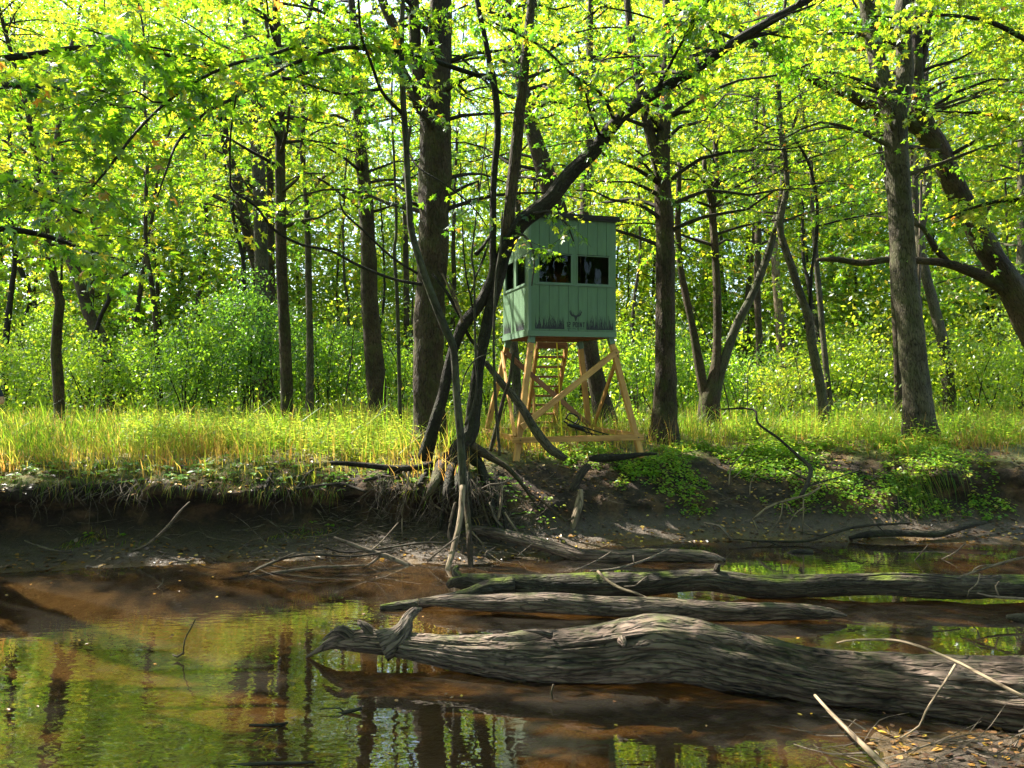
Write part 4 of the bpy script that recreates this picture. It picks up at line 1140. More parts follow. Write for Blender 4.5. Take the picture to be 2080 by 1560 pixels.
for (lab, px, d, h, rad, tint) in SHL:
    x = (px - 1040) / FPX * d; g = gz(x, d)
    t = thing('understorey_shrub', lab, 'shrub', (x, d, g))
    L = Acc()
    for k in range(int(rng.integers(3, 6))):
        a0 = rng.random() * 6.28; sp = rad * (0.3 + .6 * rng.random())
        e = np.array([x + math.cos(a0) * sp, d + math.sin(a0) * sp, g + h * (0.75 + .3 * rng.random())])
        b0 = np.array([x + rng.normal() * .12, d + rng.normal() * .12, g - .05])
        W = Acc(); mid = b0 * .5 + e * .5 + rng.normal(size=3) * .12
        add_tube(W, [b0, mid, e], [.022, .015, .005], sides=5, step=.25, wob=.05)
        W.build('stem', MAT['dark_twig'], t, org=(x, d, g), smooth=True)
    m = int(4200 * (h / 3) * (rad / 1.3))
    cl = rng.normal(size=(70, 3)); cl = cl / np.linalg.norm(cl, axis=1)[:, None] * (rng.random((70, 1)) ** .45)
    cc = np.array([x, d, g + h * .58]) + cl * np.array([rad, rad * .9, h * .46])
    w = rng.integers(0, 70, m)
    pos = cc[w] + rng.normal(size=(m, 3)) * np.array([.22, .22, .13])
    leaves(L, LEAF_OVAL, pos, rng.normal(size=(m, 3)) + np.array([0, 0, -.3]), np.array([0, 0, 1.]) + rng.normal(size=(m, 3)) * .5, 0.10 * (0.6 + .7 * rng.random(m)), np.clip(tint + rng.normal(size=m) * .12 + rng.normal(size=70)[w] * .06, 0, .95))
    L.build('foliage', MAT['shrub_leaf'], t, kind='stuff', org=(x, d, g))

# continuous low undergrowth between and behind the shrubs
L = Acc()
m = 170000
d = 18.5 + 24 * rng.random(m) ** 0.9
x = (-300 + 2700 * rng.random(m) - 1040) / FPX * d
cl = fbm(np.stack([x * .5, d * .5, 0 * x], -1), 3, 91)
hh = np.clip(1.3 + 2.4 * cl + (d - 18) * .15, 0.25, 6.5)
hh = np.where(d < 20, hh * .5, hh)
z = 1.15 + np.maximum(0, d - 22) * .045 * .8 + hh * rng.random(m)
k = fbm(np.stack([x * 1.3, d * 1.3, z * 1.8], -1), 2, 93) > -.12
x, d, z, cl = x[k], d[k], z[k], cl[k]; m = len(x)
leaves(L, LEAF_OVAL, np.stack([x, d, z], -1), rng.normal(size=(m, 3)), np.array([0, 0, 1.]) + rng.normal(size=(m, 3)) * .5, (0.10 + (d - 18) * .008) * (0.7 + .6 * rng.random(m)), np.clip(.52 + .3 * cl + rng.normal(size=m) * .13, 0, .95))
L.build('undergrowth', MAT['shrub_leaf'], kind='stuff')
W = Acc()
for k in range(170):
    d = 18 + 18 * rng.random(); x = (-200 + 2500 * rng.random() - 1040) / FPX * d; g = gz(x, d); hh_ = 1.2 + 2.6 * rng.random()
    l1, l2 = rng.normal() * .35, rng.normal() * .5; r_ = .008 + .014 * rng.random()
    add_tube(W, [(x, d, g - .05), (x + l1, d, g + hh_ * .5), (x + l1 + l2, d + .2, g + hh_)], [r_, r_ * .8, r_ * .4], sides=4, step=.4, wob=.03, closed=False)
W.build('undergrowth_stems', MAT['dark_twig'], kind='stuff')

# ------------------------------------------------------------------ grass, weeds and ground cover
def blades(acc, pos, h, w, lean, tint):
    n = len(pos)
    az = rng.random(n) * 6.283
    ld = np.stack([np.cos(az), np.sin(az), 0 * az], -1)
    wd = np.stack([-np.sin(az + .6), np.cos(az + .6), 0 * az], -1)
    ts = np.array([0, .4, .75, 1.0]); ws = np.array([1, .85, .5, 0.0])
    V = []
    for t, wk in zip(ts, ws):
        c = pos + ld * (lean * h * t ** 2)[:, None] + np.array([0, 0, 1.]) * (h * (t - .35 * lean * t ** 2))[:, None]
        if wk > 0:
            V.append(c - wd * (w * wk / 2)[:, None]); V.append(c + wd * (w * wk / 2)[:, None])
        else:
            V.append(c)
    V = np.stack(V, 1)
    T = np.array([[0, 1, 3], [0, 3, 2], [2, 3, 5], [2, 5, 4], [4, 5, 6]])
    F = (T[None] + (np.arange(n) * 7)[:, None, None]).reshape(-1, 3)
    acc.add(V.reshape(-1, 3), F, tint=np.repeat(tint, 7))


def on_ground(x, y):
    return np.array([gz(a, b) for a, b in zip(x, y)])


L = Acc()
n = 56000
d = 9.6 + 15 * rng.random(n) ** 1.35
px = -120 + 2320 * rng.random(n)
x = (px - 1040) / FPX * d
lip = shore(x) + np.where(x < -0.4, 0.72, 2.2 - 0.7 * sstep(5.0, 6.5, x))
cl = fbm(np.stack([x * .9, d * .9, 0 * x], -1), 3, 5)
dens = sstep(-0.1, 0.7, d - lip)
bare = ((x + 0.2) / 1.3) ** 2 + ((d - 10.9) / 0.8) ** 2 < 1
k = (rng.random(n) < dens) & (cl > -0.75) & (~bare | (rng.random(n) < .12))
x, d, cl, lip = x[k], d[k], cl[k], lip[k]
z = on_ground(x, d) - 0.01
h = (0.16 + .42 * rng.random(len(x)) ** 1.4) * (0.45 + 0.55 * sstep(0.0, 1.8, d - lip)) * (1 + .3 * cl)
tall = rng.random(len(x)) < .12
h = np.where(tall, h * 1.5, h) * np.clip(1 + .55 * fbm(np.stack([x * 2.3, d * 2.3, 0 * x], -1), 2, 15), .4, 1.7)
edge = 1 - sstep(0.3, 2.5, d - lip)
tint = np.clip(0.42 + 0.33 * edge + 0.15 * cl + rng.normal(size=len(x)) * .17, 0, 1)
blades(L, np.stack([x, d, z], -1), h, (0.007 + .006 * rng.random(len(x))) * (0.8 + d * .03), 0.15 + .75 * rng.random(len(x)), tint)
L.build('tall_grass', MAT['grass_blade'], kind='stuff')

# straw stalks with seed heads
L = Acc()
n = 2600
d = 10.2 + 7 * rng.random(n); x = (-60 + 2200 * rng.random(n) - 1040) / FPX * d
k = d > shore(x) + np.where(x < -.4, 1.1, 2.5)
x, d = x[k], d[k]; z = on_ground(x, d)
m = len(x)
h = .35 + .35 * rng.random(m)
blades(L, np.stack([x, d, z], -1), h, np.full(m, .006), .05 + .25 * rng.random(m), np.clip(.86 + rng.normal(size=m) * .05, 0, 1))
L.build('straw_stalks', MAT['grass_blade'], kind='stuff')

# grass hanging over the lip of the cut bank
L = Acc()
n = 5200
x = -8 + 7.2 * rng.random(n)
x = x[fbm(np.stack([x * 2.2, 0 * x, 0 * x], -1), 2, 31) > .9 * rng.random(n) - .5]; n = len(x)
y = shore(x) + 0.62 + .75 * rng.random(n)
z = on_ground(x, y)
h = .08 + .26 * rng.random(n)
az = -math.pi / 2 + rng.normal(size=n) * 1.0
pos = np.stack([x, y, z], -1)
dr = np.stack([np.cos(az) * .8, np.sin(az), 0 * az], -1)
ts = [0, .4, .75, 1.]
V = []
wd = np.array([1., 0, 0])
for t, wk in zip(ts, (1, .85, .5, 0)):
    c = pos + dr * (h * .75 * t)[:, None] + np.array([0, 0, 1.]) * (h * (.45 * t - 1.15 * t * t))[:, None]
    if wk: V += [c - wd * .004 * wk, c + wd * .004 * wk]
    else: V.append(c)
V = np.stack(V, 1)
T = np.array([[0, 1, 3], [0, 3, 2], [2, 3, 5], [2, 5, 4], [4, 5, 6]])
L.add(V.reshape(-1, 3), (T[None] + (np.arange(n) * 7)[:, None, None]).reshape(-1, 3), tint=np.repeat(np.clip(.5 + rng.normal(size=n) * .25, 0, 1), 7))
# a tuft draping the right bank
n = 320
x = 6.25 + .28 * rng.normal(size=n); y = shore(x) + 1.25 + .15 * rng.normal(size=n); z = on_ground(x, y) + .03
h = .25 + .35 * rng.random(n)
az = -math.pi / 2 + rng.normal(size=n) * .35
pos = np.stack([x, y, z], -1); dr = np.stack([np.cos(az) * .8, np.sin(az), 0 * az], -1)
V = []
for t, wk in zip(ts, (1, .85, .5, 0)):
    c = pos + dr * (h * .7 * t)[:, None] + np.array([0, 0, 1.]) * (h * (.35 * t - 1.2 * t * t))[:, None]
    if wk: V += [c - wd * .005 * wk, c + wd * .005 * wk]
    else: V.append(c)
V = np.stack(V, 1)
L.add(V.reshape(-1, 3), (T[None] + (np.arange(n) * 7)[:, None, None]).reshape(-1, 3), tint=np.repeat(np.clip(.4 + rng.normal(size=n) * .2, 0, 1), 7))
L.build('overhanging_grass', MAT['grass_blade'], kind='stuff')


def herb(L, x, y, z, h, size, tint, nlv):
    """one herb: leaves in whorls up a stem"""
    for k in range(nlv):
        t = (k + 1) / nlv
        a = k * 2.4 + rng.random()
        p = np.array([[x + math.cos(a) * .02, y + math.sin(a) * .02, z + h * t]])
        leaves(L, LEAF_WEED, p, np.array([[math.cos(a), math.sin(a), -.15 + .3 * rng.random()]]), np.array([[-.3 * math.cos(a), -.3 * math.sin(a), 1.]]), np.array([size * (1.1 - .4 * t)]), np.array([min(1, max(0, tint + rng.normal() * .08))]))


L = Acc()
for k in range(2600):
    u = rng.random()
    if u < .5:
        px = 250 + 600 * rng.random(); d = 11.0 + 5 * rng.random(); tint, h, s = .72, .22 + .30 * rng.random(), .10
    elif u < .75:
        px = 1480 + 600 * rng.random(); d = 12.4 + 4.5 * rng.random(); tint, h, s = .6, .18 + .3 * rng.random(), .10
    else:
        px = -50 + 2200 * rng.random(); d = 11.5 + 6 * rng.random(); tint, h, s = .6, .15 + .3 * rng.random(), .09
    x = (px - 1040) / FPX * d
    if d < shore(x) + (1.2 if x < -.4 else 2.0): continue
    herb(L, x, d, gz(x, d), h, s, tint, int(rng.integers(4, 8)))
L.build('broadleaf_weeds', MAT['weed_leaf'], kind='stuff')

# low green plants on the right bank slope
L = Acc()
for k in range(5200):
    x = 0.3 + 7.2 * rng.random(); o = 0.72 + 2.2 * rng.random() ** .8
    y = shore(x) + o
    c = fbm(np.array([[x * 1.5, y * 1.9, 3.0]]), 3, 8)[0] + .22 * sstep(1.6, 3.0, x) - .1
    if c < .70 * rng.random() - .28 or (x < 1.4 and rng.random() < .6): continue
    m = int(rng.integers(4, 9)); a = rng.random(m) * 6.28
    zz = gz(x, y); hh = .03 + (.05 + .15 * max(0, c)) * rng.random() * (1.5 if rng.random() < .15 else 1)
    lv = rng.random(m)
    pos = np.stack([x + .03 * np.cos(a), y + .03 * np.sin(a), zz + .015 + hh * lv], -1)
    leaves(L, LEAF_WEED, pos, np.stack([np.cos(a), np.sin(a), -.1 + 0 * a], -1), np.array([0, -.1, 1.]) + rng.normal(size=(m, 3)) * .35, .030 + .035 * rng.random(m), np.clip(.55 + rng.normal() * .12 + rng.normal(size=m) * .07 + .1 * lv, 0, 1))
for k in range(300):   # and a few on the cut bank
    x = -8 + 8.4 * rng.random(); y = shore(x) + .75 + .8 * rng.random(); zz = gz(x, y)
    m = 4; a = rng.random(m) * 6.28
    pos = np.stack([x + .015 * np.cos(a), y + .015 * np.sin(a), zz + .05 + 0 * a], -1)
    leaves(L, LEAF_WEED, pos, np.stack([np.cos(a), np.sin(a), 0 * a], -1), np.array([0, -.3, 1.]) + rng.normal(size=(m, 3)) * .2, .05 + .04 * rng.random(m), np.clip(.5 + rng.normal(size=m) * .15, 0, 1))
L.build('ground_cover', MAT['weed_leaf'], kind='stuff')

# fallen leaves on mud, banks and water
L = Acc()
n = 5200
x = -7.5 + 15.5 * rng.random(n); y = shore(x) + .05 + 2.6 * rng.random(n) ** 1.2
z = on_ground(x, y) + .012
pos = np.stack([x, y, z], -1)
xn = 1.2 + 3.4 * rng.random(1500); yn = 3.0 + 1.9 * rng.random(1500); zn = on_ground(xn, yn)
k = zn > -0.01
pos = np.vstack([pos, np.stack([xn, yn, zn + .012], -1)[k]])
m = len(pos)
nn = np.array([0, 0, 1.]) + rng.normal(size=(m, 3)) * .3
leaves(L, LEAF_WEED, pos, rng.normal(size=(m, 3)) * np.array([1, 1, .1]), nn, .035 + .045 * rng.random(m), np.clip(rng.random(m) ** 1.6 * .92, 0, 1))
L.build('fallen_leaves', MAT['dead_leaf'], kind='stuff')
L = Acc()
m = 100
px = 2080 * rng.random(m); py = 1165 + 360 * rng.random(m) ** 1.5
d = EYE * FPX / (py - 780); x = (px - 1040) / FPX * d
leaves(L, LEAF_WEED, np.stack([x, d, 0 * x + .006], -1), rng.normal(size=(m, 3)) * np.array([1, 1, 0]), np.tile([[0, 0, 1.]], (m, 1)), .02 + .03 * rng.random(m), np.clip(.1 + .8 * rng.random(m), 0, 1))
L.build('floating_leaves', MAT['dead_leaf'], kind='stuff')
# ------------------------------------------------------------------ the hunting blind on its stand
RZ_ = R(16.4)
O0 = np.array([0.28, 12.0, 1.10])
blind = thing('hunting_blind', 'green wooden hunting blind with dark windows on a tall timber stand', 'hunting blind', O0, RZ_)
W_, D_ = 1.52, 1.52
Z0, Z1 = 1.88, 3.84
ex = np.array([math.cos(RZ_), math.sin(RZ_), 0]); ey = np.array([-math.sin(RZ_), math.cos(RZ_), 0])


def to_local(p):
    r = np.asarray(p, float) - O0
    return np.array([r.dot(ex), r.dot(ey), r[2]])


def bx(name, lo, hi, mat, parent=blind, acc=None, label=None):
    V, Q = box_vf(lo, hi)
    if acc is not None:
        acc.add(V, None, Q, bark_co=V)
        return
    a = Acc(); a.add(V, None, Q, bark_co=V)
    return a.build(name, MAT[mat], parent, label=label)


def bm(name, a, b, w, h, mat, parent=blind, up=(0, 0, 1)):
    V, T, Q, CO = beam_vf(a, b, w, h, up)
    acc = Acc(); acc.add(V, T, Q, bark_co=CO + np.array([0, 0, rng.random() * 9]))
    return acc.build(name, MAT[mat], parent)


zb, zt = 2.74, 3.23                      # window band
wins_f = [(0.15, 0.74), (0.82, 1.41)]
wins_l = [(0.15, 0.70), (0.82, 1.37)]
# inner walls with openings (one mesh for each side)
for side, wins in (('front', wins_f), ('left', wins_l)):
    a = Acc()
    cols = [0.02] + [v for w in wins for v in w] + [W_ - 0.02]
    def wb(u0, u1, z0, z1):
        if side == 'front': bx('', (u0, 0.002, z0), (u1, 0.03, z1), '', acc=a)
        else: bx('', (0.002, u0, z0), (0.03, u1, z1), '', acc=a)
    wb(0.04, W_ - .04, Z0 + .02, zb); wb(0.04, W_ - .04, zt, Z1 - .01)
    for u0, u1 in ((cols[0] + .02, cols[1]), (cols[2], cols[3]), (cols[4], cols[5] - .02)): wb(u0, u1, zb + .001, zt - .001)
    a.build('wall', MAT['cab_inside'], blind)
bx('wall', (W_ - .03, 0.035, Z0 + .02), (W_ - .002, D_ - .035, Z1 - .01), 'green_paint')
bx('wall', (0.035, D_ - .03, Z0 + .02), (W_ - .035, D_ - .002, Z1 - .01), 'green_paint')
bx('floor_deck', (0.035, 0.035, Z0 + .03), (W_ - .035, D_ - .035, Z0 + .06), 'stained_pine')
# siding boards, nine to a side, cut round the windows
bwid = W_ / 9
for side, wins in (('front', wins_f), ('left', wins_l)):
    for k in range(9):
        u0, u1 = k * bwid + .003, (k + 1) * bwid - .003
        if k == 0: u0 = 0.0 if side == 'front' else 0.012
        if k == 8: u1 = W_
        off = rng.random() * .0015
        segs = [(Z0 + .095, zb - .012), (zt + .012, Z1 - .005)]
        for z0, z1 in segs:
            if side == 'front': bx('siding_board', (u0, -.014 - off, z0), (u1, 0.001, z1), 'green_paint')
            else: bx('siding_board', (-.014 - off, u0, z0), (0.001, u1, z1), 'green_paint')
    pil = [(0, wins[0][0]), (wins[0][1], wins[1][0]), (wins[1][1], W_)]
    for u0, u1 in pil:
        if side == 'front': bx('window_post', (u0, -.0145, zb - .0115), (u1, .001, zt + .0115), 'green_paint')
        else: bx('window_post', (-.0145, u0 + (.012 if u0 == 0 else 0), zb - .0115), (.001, u1, zt + .0115), 'green_paint')
    for u0, u1 in wins:
        a = Acc()
        t_ = .022
        for q0, q1, z0, z1 in ((u0, u1, zb, zb + t_), (u0, u1, zt - t_ * .6, zt), (u0, u0 + t_ * .7, zb + t_, zt - t_ * .6), (u1 - t_, u1, zb + t_, zt - t_ * .6)):
            if side == 'front': bx('', (q0 + .001, -.022, z0), (q1 - .001, .018, z1), '', acc=a)
            else: bx('', (-.022, q0 + .001, z0), (.018, q1 - .001, z1), '', acc=a)
        wdw = a.build('window', MAT['green_trim'], blind)
        a = Acc()
        if side == 'front': V, Q = box_vf((u0 + .012, .004, zb + .018), (u1 - .018, .008, zt - .01))
        else: V, Q = box_vf((.004, u0 + .012, zb + .018), (.008, u1 - .018, zt - .01))
        a.add(V, None, Q); a.build('pane', MAT['window_glass'], wdw)
    if side == 'front': bx('window_sill', (0.10, -.032, zb - .02), (W_ - .06, -.016, zb - .002), 'green_trim')
    else: bx('window_sill', (-.032, 0.10, zb - .02), (-.016, W_ - .06, zb - .002), 'green_trim')
# rim, trims, roof
bx('rim_board', (-.02, -.028, Z0), (W_ + .008, .0, Z0 + .09), 'green_trim')
bx('rim_board', (-.028, -.018, Z0), (.0, D_, Z0 + .09), 'green_trim')
bx('rim_board', (W_ - .02, .004, Z0), (W_ + .008, D_, Z0 + .09), 'green_trim')
bx('rim_board', (.004, D_ - .02, Z0), (W_ - .024, D_ + .008, Z0 + .088), 'green_trim')
bx('corner_trim', (-.019, -.019, Z0 + .092), (.028, -.0165, Z1 - .004), 'green_trim')
bx('corner_trim', (-.0195, -.016, Z0 + .092), (-.017, .03, Z1 - .004), 'green_trim')
a = Acc()
V, Q = box_vf((-.05, -.07, Z1), (W_ + .05, D_ + .06, Z1 + .055)); V[:, 2] -= (V[:, 1] / D_) * .10 * (V[:, 1] > 0); V[:, 2] += .0
a.add(V, None, Q, bark_co=V)
a.build('roof', MAT['roof_felt'], blind)
bx('fascia', (-.045, -.062, Z1 - .035), (W_ + .045, -.046, Z1 - .002), 'roof_felt')
for k in range(5):
    y = .06 + k * (D_ - .16) / 4
    bx('joist', (.035, y, Z0 - .002), (W_ - .035, y + .038, Z0 + .028), 'stained_pine')
# legs, painted stubs, braces, rails
tops = {'fl': (.05, .05), 'fr': (W_ - .05, .05), 'bl': (.05, D_ - .05), 'br': (W_ - .05, D_ - .05)}
sp = .30
feet = {'fl': (-sp, -sp), 'fr': (W_ + sp, -sp), 'bl': (-sp, D_ + sp), 'br': (W_ + sp, D_ + sp)}


def leg_at(k, z):
    t = (1.80 - z) / 1.80
    return np.array([tops[k][0] * (1 - t) + feet[k][0] * t, tops[k][1] * (1 - t) + feet[k][1] * t, z])


for k in tops:
    bm('leg', leg_at(k, 1.76), leg_at(k, -.12), .092, .092, 'treated_pine', up=(0, 1, 0))
    bm('post_stub', leg_at(k, 1.90), leg_at(k, 1.765), .10, .10, 'green_trim', up=(0, 1, 0))
oy = np.array([0, -.068, 0])
bm('brace', leg_at('fr', 1.66) + oy + np.array([.05, 0, 0]), leg_at('fl', .42) + oy, .04, .095, 'treated_pine')
bm('brace', leg_at('bl', 1.66) + oy * .9, leg_at('br', .30) + oy * .9, .04, .09, 'stained_pine')
ox = np.array([-.066, 0, 0])
bm('brace', leg_at('bl', 1.66) + ox, leg_at('fl', .25) + ox, .04, .09, 'treated_pine')
bm('brace', leg_at('fr', 1.60) - ox, leg_at('br', .22) - ox, .04, .09, 'treated_pine')
bm('bottom_rail', leg_at('fl', .22) + oy - np.array([.12, 0, 0]), leg_at('fr', .22) + oy + np.array([.10, 0, 0]), .04, .09, 'treated_pine')
bm('bottom_rail', leg_at('fr', .24) - ox, leg_at('br', .24) - ox, .04, .09, 'treated_pine')
bm('bottom_rail', leg_at('bl', .24) - oy, leg_at('br', .24) - oy, .04, .09, 'stained_pine')
bm('bottom_rail', leg_at('fl', .24) + ox, leg_at('bl', .24) + ox, .04, .09, 'treated_pine')
for k in ('fr', 'fl'):
    for z in (.22, 1.62):
        a = Acc(); c = leg_at(k, z) + oy * 1.38
        add_tube(a, [c + np.array([0, .03, 0]), c - np.array([0, .012, 0])], [.011, .011], sides=7, step=.05)
        a.build('bolt', MAT['bolt_metal'], blind)
# the stairs behind
st, sb = np.array([.96, 1.62, 1.80]), np.array([1.18, 3.10, .02])
sd = norm(np.array([sb[0] - st[0], sb[1] - st[1], 0.])); sn = np.array([sd[1], -sd[0], 0])
for s_ in (-.28, .28):
    bm('stair_stringer', st + sn * s_, sb + sn * s_, .055, .15, 'treated_pine')
    bm('stair_support', st + sd * .75 + sn * s_ * .8 + np.array([0, 0, -.80]), np.array([*(st + sd * .45 + sn * s_ * .8)[:2], -.1]), .04, .07, 'treated_pine', up=(0, 1, 0))
for k in range(10):
    t = .03 + .94 * k / 9
    c = st * (1 - t) + sb * t + np.array([0, 0, .05])
    bm('tread', c - sn * .25, c + sn * .25, .18, .040, 'stained_pine')
bm('landing_beam', np.array([.66, 1.60, 1.82]), np.array([1.26, 1.60, 1.82]), .04, .12, 'stained_pine')


# printed marks on the front
def flat_poly(acc, tri_pts, y=-.0172):
    V = np.array([[p[0], y, p[1]] for p in tri_pts])
    n = len(V)
    acc.add(V, np.array([[0, i, i + 1] for i in range(1, n - 1)]), bark_co=V)


PRY = [-.0172]
PRW = [1.6]


def ribbon(acc, pts, ws):
    P3 = np.array([(x, 0, z) for x, z in pts], float)
    p, r = resample(P3, ws, .012)
    t = norm(np.gradient(p, axis=0)); nrm = np.stack([-t[:, 2], 0 * t[:, 0], t[:, 0]], 1)
    PRY[0] -= .000012
    r = r * PRW[0]
    A = p + nrm * r[:, None] / 2; B = p - nrm * r[:, None] / 2
    V = np.concatenate([A, B]); V[:, 1] = PRY[0]
    n = len(p); i = np.arange(n - 1)
    acc.add(V, None, np.stack([i, i + 1, n + i + 1, n + i], 1), bark_co=V)


def grass_print(x0, x1, zb_, zt_, sidewall=False):
    a = Acc()
    PRY[0] = -.0172
    n = int((x1 - x0) / .0105)
    for k in range(n):
        x = x0 + (x1 - x0) * (k + rng.random() * .8) / n
        h = (zt_ - zb_) * (.35 + .65 * rng.random())
        ln = rng.normal() * .03
        ribbon(a, [(x, zb_), (x + ln * .3, zb_ + h * .5), (min(x1, max(x0, x + ln + rng.normal() * .012)), zb_ + h)], [.008, .006, .0008])
    ribbon(a, [(x0, zb_), (x1, zb_)], [.012, .012])
    if sidewall:
        V = np.concatenate(a.V); V2 = V.copy(); V2[:, 0] = V[:, 1]; V2[:, 1] = V[:, 0]
        a.V = [V2]
    return a.build('grass_print', MAT['black_print'], blind)


grass_print(.095, .60, 2.01, 2.25)
grass_print(.99, 1.475, 2.01, 2.25)
grass_print(.25, .70, 2.01, 2.22, True); grass_print(1.0, 1.45, 2.01, 2.22, True)
# antlered skull
a = Acc(); PRY[0] = -.0172
cx, cz = .80, 2.14
for sgn in (-1, 1):
    S = lambda pts: [(cx + sgn * x, cz + z) for x, z in pts]
    ribbon(a, S([(.012, .085), (.045, .082), (.080, .100), (.094, .140), (.082, .185)]), [.016, .014, .013, .010, .002])
    for (bx_, bz, tx, tz) in ((.050, .083, .040, .150), (.070, .092, .066, .175), (.088, .115, .088, .165), (.094, .135, .108, .165), (.035, .085, .024, .120)):
        ribbon(a, S([(bx_, bz), ((bx_ + tx) / 2 + .004, (bz + tz) / 2), (tx, tz)]), [.011, .008, .001])
    ribbon(a, S([(.004, .080), (.014, .072), (.034, .074)]), [.012, .014, .004])
ribbon(a, [(cx, cz + .092), (cx, cz + .075), (cx, cz + .045), (cx, cz + .015), (cx, cz - .004)], [.020, .038, .026, .015, .004])
ribbon(a, [(cx - .002, cz + .05), (cx - .010, cz + .02), (cx - .006, cz + .004)], [.008, .006, .003]); ribbon(a, [(cx + .002, cz + .05), (cx + .010, cz + .02), (cx + .006, cz + .004)], [.008, .006, .003])
a.build('antler_emblem', MAT['black_print'], blind)


# block letters drawn as strokes on a small grid
GLY = {
    '1': [[(0.7, 0), (0.7, 1)], [(0.25, .80), (0.7, .95)]],
    '2': [[(.1, .92), (.9, .92)], [(.85, .92), (.85, .5)], [(.9, .5), (.1, .5)], [(.15, .5), (.15, .08)], [(.1, .08), (.9, .08)]],
    'P': [[(.15, 0), (.15, 1)], [(.1, .92), (.9, .92)], [(.85, .92), (.85, .45)], [(.9, .45), (.1, .45)]],
    'O': [[(.15, .02), (.15, .98)], [(.85, .02), (.85, .98)], [(.1, .92), (.9, .92)], [(.1, .08), (.9, .08)]],
    'I': [[(.5, 0), (.5, 1)]],
    'N': [[(.14, 0), (.14, 1)], [(.86, 0), (.86, 1)], [(.14, .95), (.86, .05)]],
    'T': [[(.5, 0), (.5, 1)], [(.02, .92), (.98, .92)]],
    'H': [[(.15, 0), (.15, 1)], [(.85, 0), (.85, 1)], [(.1, .5), (.9, .5)]],
    'U': [[(.15, .05), (.15, 1)], [(.85, .05), (.85, 1)], [(.1, .08), (.9, .08)]],
    'G': [[(.15, .02), (.15, .98)], [(.85, .05), (.85, .45)], [(.1, .92), (.9, .92)], [(.1, .08), (.9, .08)], [(.5, .45), (.9, .45)]],
    'B': [[(.15, 0), (.15, 1)], [(.85, .05), (.85, .95)], [(.1, .92), (.85, .92)], [(.1, .5), (.85, .5)], [(.1, .08), (.85, .08)]],
    'L': [[(.15, 0), (.15, 1)], [(.1, .08), (.9, .08)]],
    'D': [[(.15, 0), (.15, 1)], [(.85, .1), (.85, .9)], [(.1, .92), (.8, .92)], [(.1, .08), (.8, .08)]],
    'S': [[(.1, .92), (.9, .92)], [(.15, .92), (.15, .5)], [(.1, .5), (.9, .5)], [(.85, .5), (.85, .08)], [(.1, .08), (.9, .08)]],
}


def word(txt, x0, x1, zb_, h, stroke):
    a = Acc(); PRY[0] = -.0172
    cols = sum(.55 if c == ' ' else (.5 if c in 'I1' else 1.0) for c in txt) + .25 * (len(txt) - 1)
    u = (x1 - x0) / cols; x = x0
    for c in txt:
        w = .55 if c == ' ' else (.5 if c in 'I1' else 1.0)
        for (ax, az_), (bx_, bz) in GLY.get(c, []):
            A = np.array([x + ax * w * u, zb_ + az_ * h]); B = np.array([x + bx_ * w * u, zb_ + bz * h])
            d = (B - A) / np.linalg.norm(B - A); nn = np.array([-d[1], d[0]]) * stroke / 2
            PRY[0] -= .000012
            V = np.array([[*q] for q in (A + nn, B + nn, B - nn, A - nn)])
            V = np.stack([V[:, 0], np.full(4, PRY[0]), V[:, 1]], 1)
            a.add(V, None, np.array([[0, 1, 2, 3]]), bark_co=V)
        x += (w + .25) * u
    return a.build('lettering', MAT['black_print'], blind)


word('12 POINT', .640, .960, 2.035, .086, .0145)
word('HUNTING', .648, .800, 2.004, .020, .0035)
word('BLINDS', .823, .952, 2.004, .020, .0035)

# things in and under the blind
a = Acc()
for k in range(46):
    x = .50 + .20 * rng.random(); z = 2.70
    add_tube(a, [(x, .16 + .1 * rng.random(), z), (x + rng.normal() * .03, .2, z + .12), (x + rng.normal() * .07, .2, z + .20 + .08 * rng.random())], [.004, .003, .001], sides=3, step=.1, closed=False)
o = thing('orange_bundle', 'orange-brown bundle behind the left front window of the blind', 'dry bundle', O0, RZ_)  # orange-brown strands set just behind the glass
a.build('stalks', MAT['orange_cloth'], o)
p0, p1 = P(1131, 696, 12.75), P(1141, 884, 12.75)
V, T, Q, CO = beam_vf(p0, p1, .022, .004, up=(0, 1, 0))
a = Acc(); a.add(V, T, Q, bark_co=CO)
tag(a.build('strap', MAT['yellow_strap']), 'yellow strap hanging straight down beneath the floor of the blind', 'strap')
fr_ = thing('metal_frame', 'folded black metal frame with a tube loop, leaning on the bottom rail of the stand', 'metal frame', P(1200, 875, 12.1))
org = np.array(fr_.location)


def mt(name, path, d=12.1):
    pts = [P(x, y, dd if False else d) for x, y, *_ in path]
    a = Acc(); add_tube(a, pts, [p[2] / 2 * d / FPX for p in path], sides=8, step=.04)
    a.build(name, MAT['black_metal'], fr_, smooth=True, org=org)


mt('tube_loop', [(1148, 852, 3), (1156, 840, 3), (1164, 841, 3), (1175, 847, 3), (1172, 856, 3), (1165, 862, 3)])
mt('side_tube', [(1145, 855, 3.4), (1165, 868, 3.4), (1200, 880, 3), (1232, 889, 2.6)])
mt('side_tube', [(1150, 850, 3), (1172, 862, 3), (1205, 874, 3), (1238, 884, 2.4)], 12.2)
mt('hinge_block', [(1152, 862, 5), (1164, 866, 9), (1176, 868, 8), (1188, 874, 4)])
mt('strut', [(1168, 868, 2), (1172, 884, 2), (1166, 893, 2)]); mt('strut', [(1182, 866, 2), (1196, 888, 2)]); mt('strut', [(1190, 868, 2), (1205, 888, 2)])
mt('tube_loop', [(1175, 848, 2.5), (1178, 856, 2.5), (1172, 864, 2.5)], 12.25)
mt('cap', [(1222, 884, 6), (1227, 887, 7), (1231, 889, 5)])

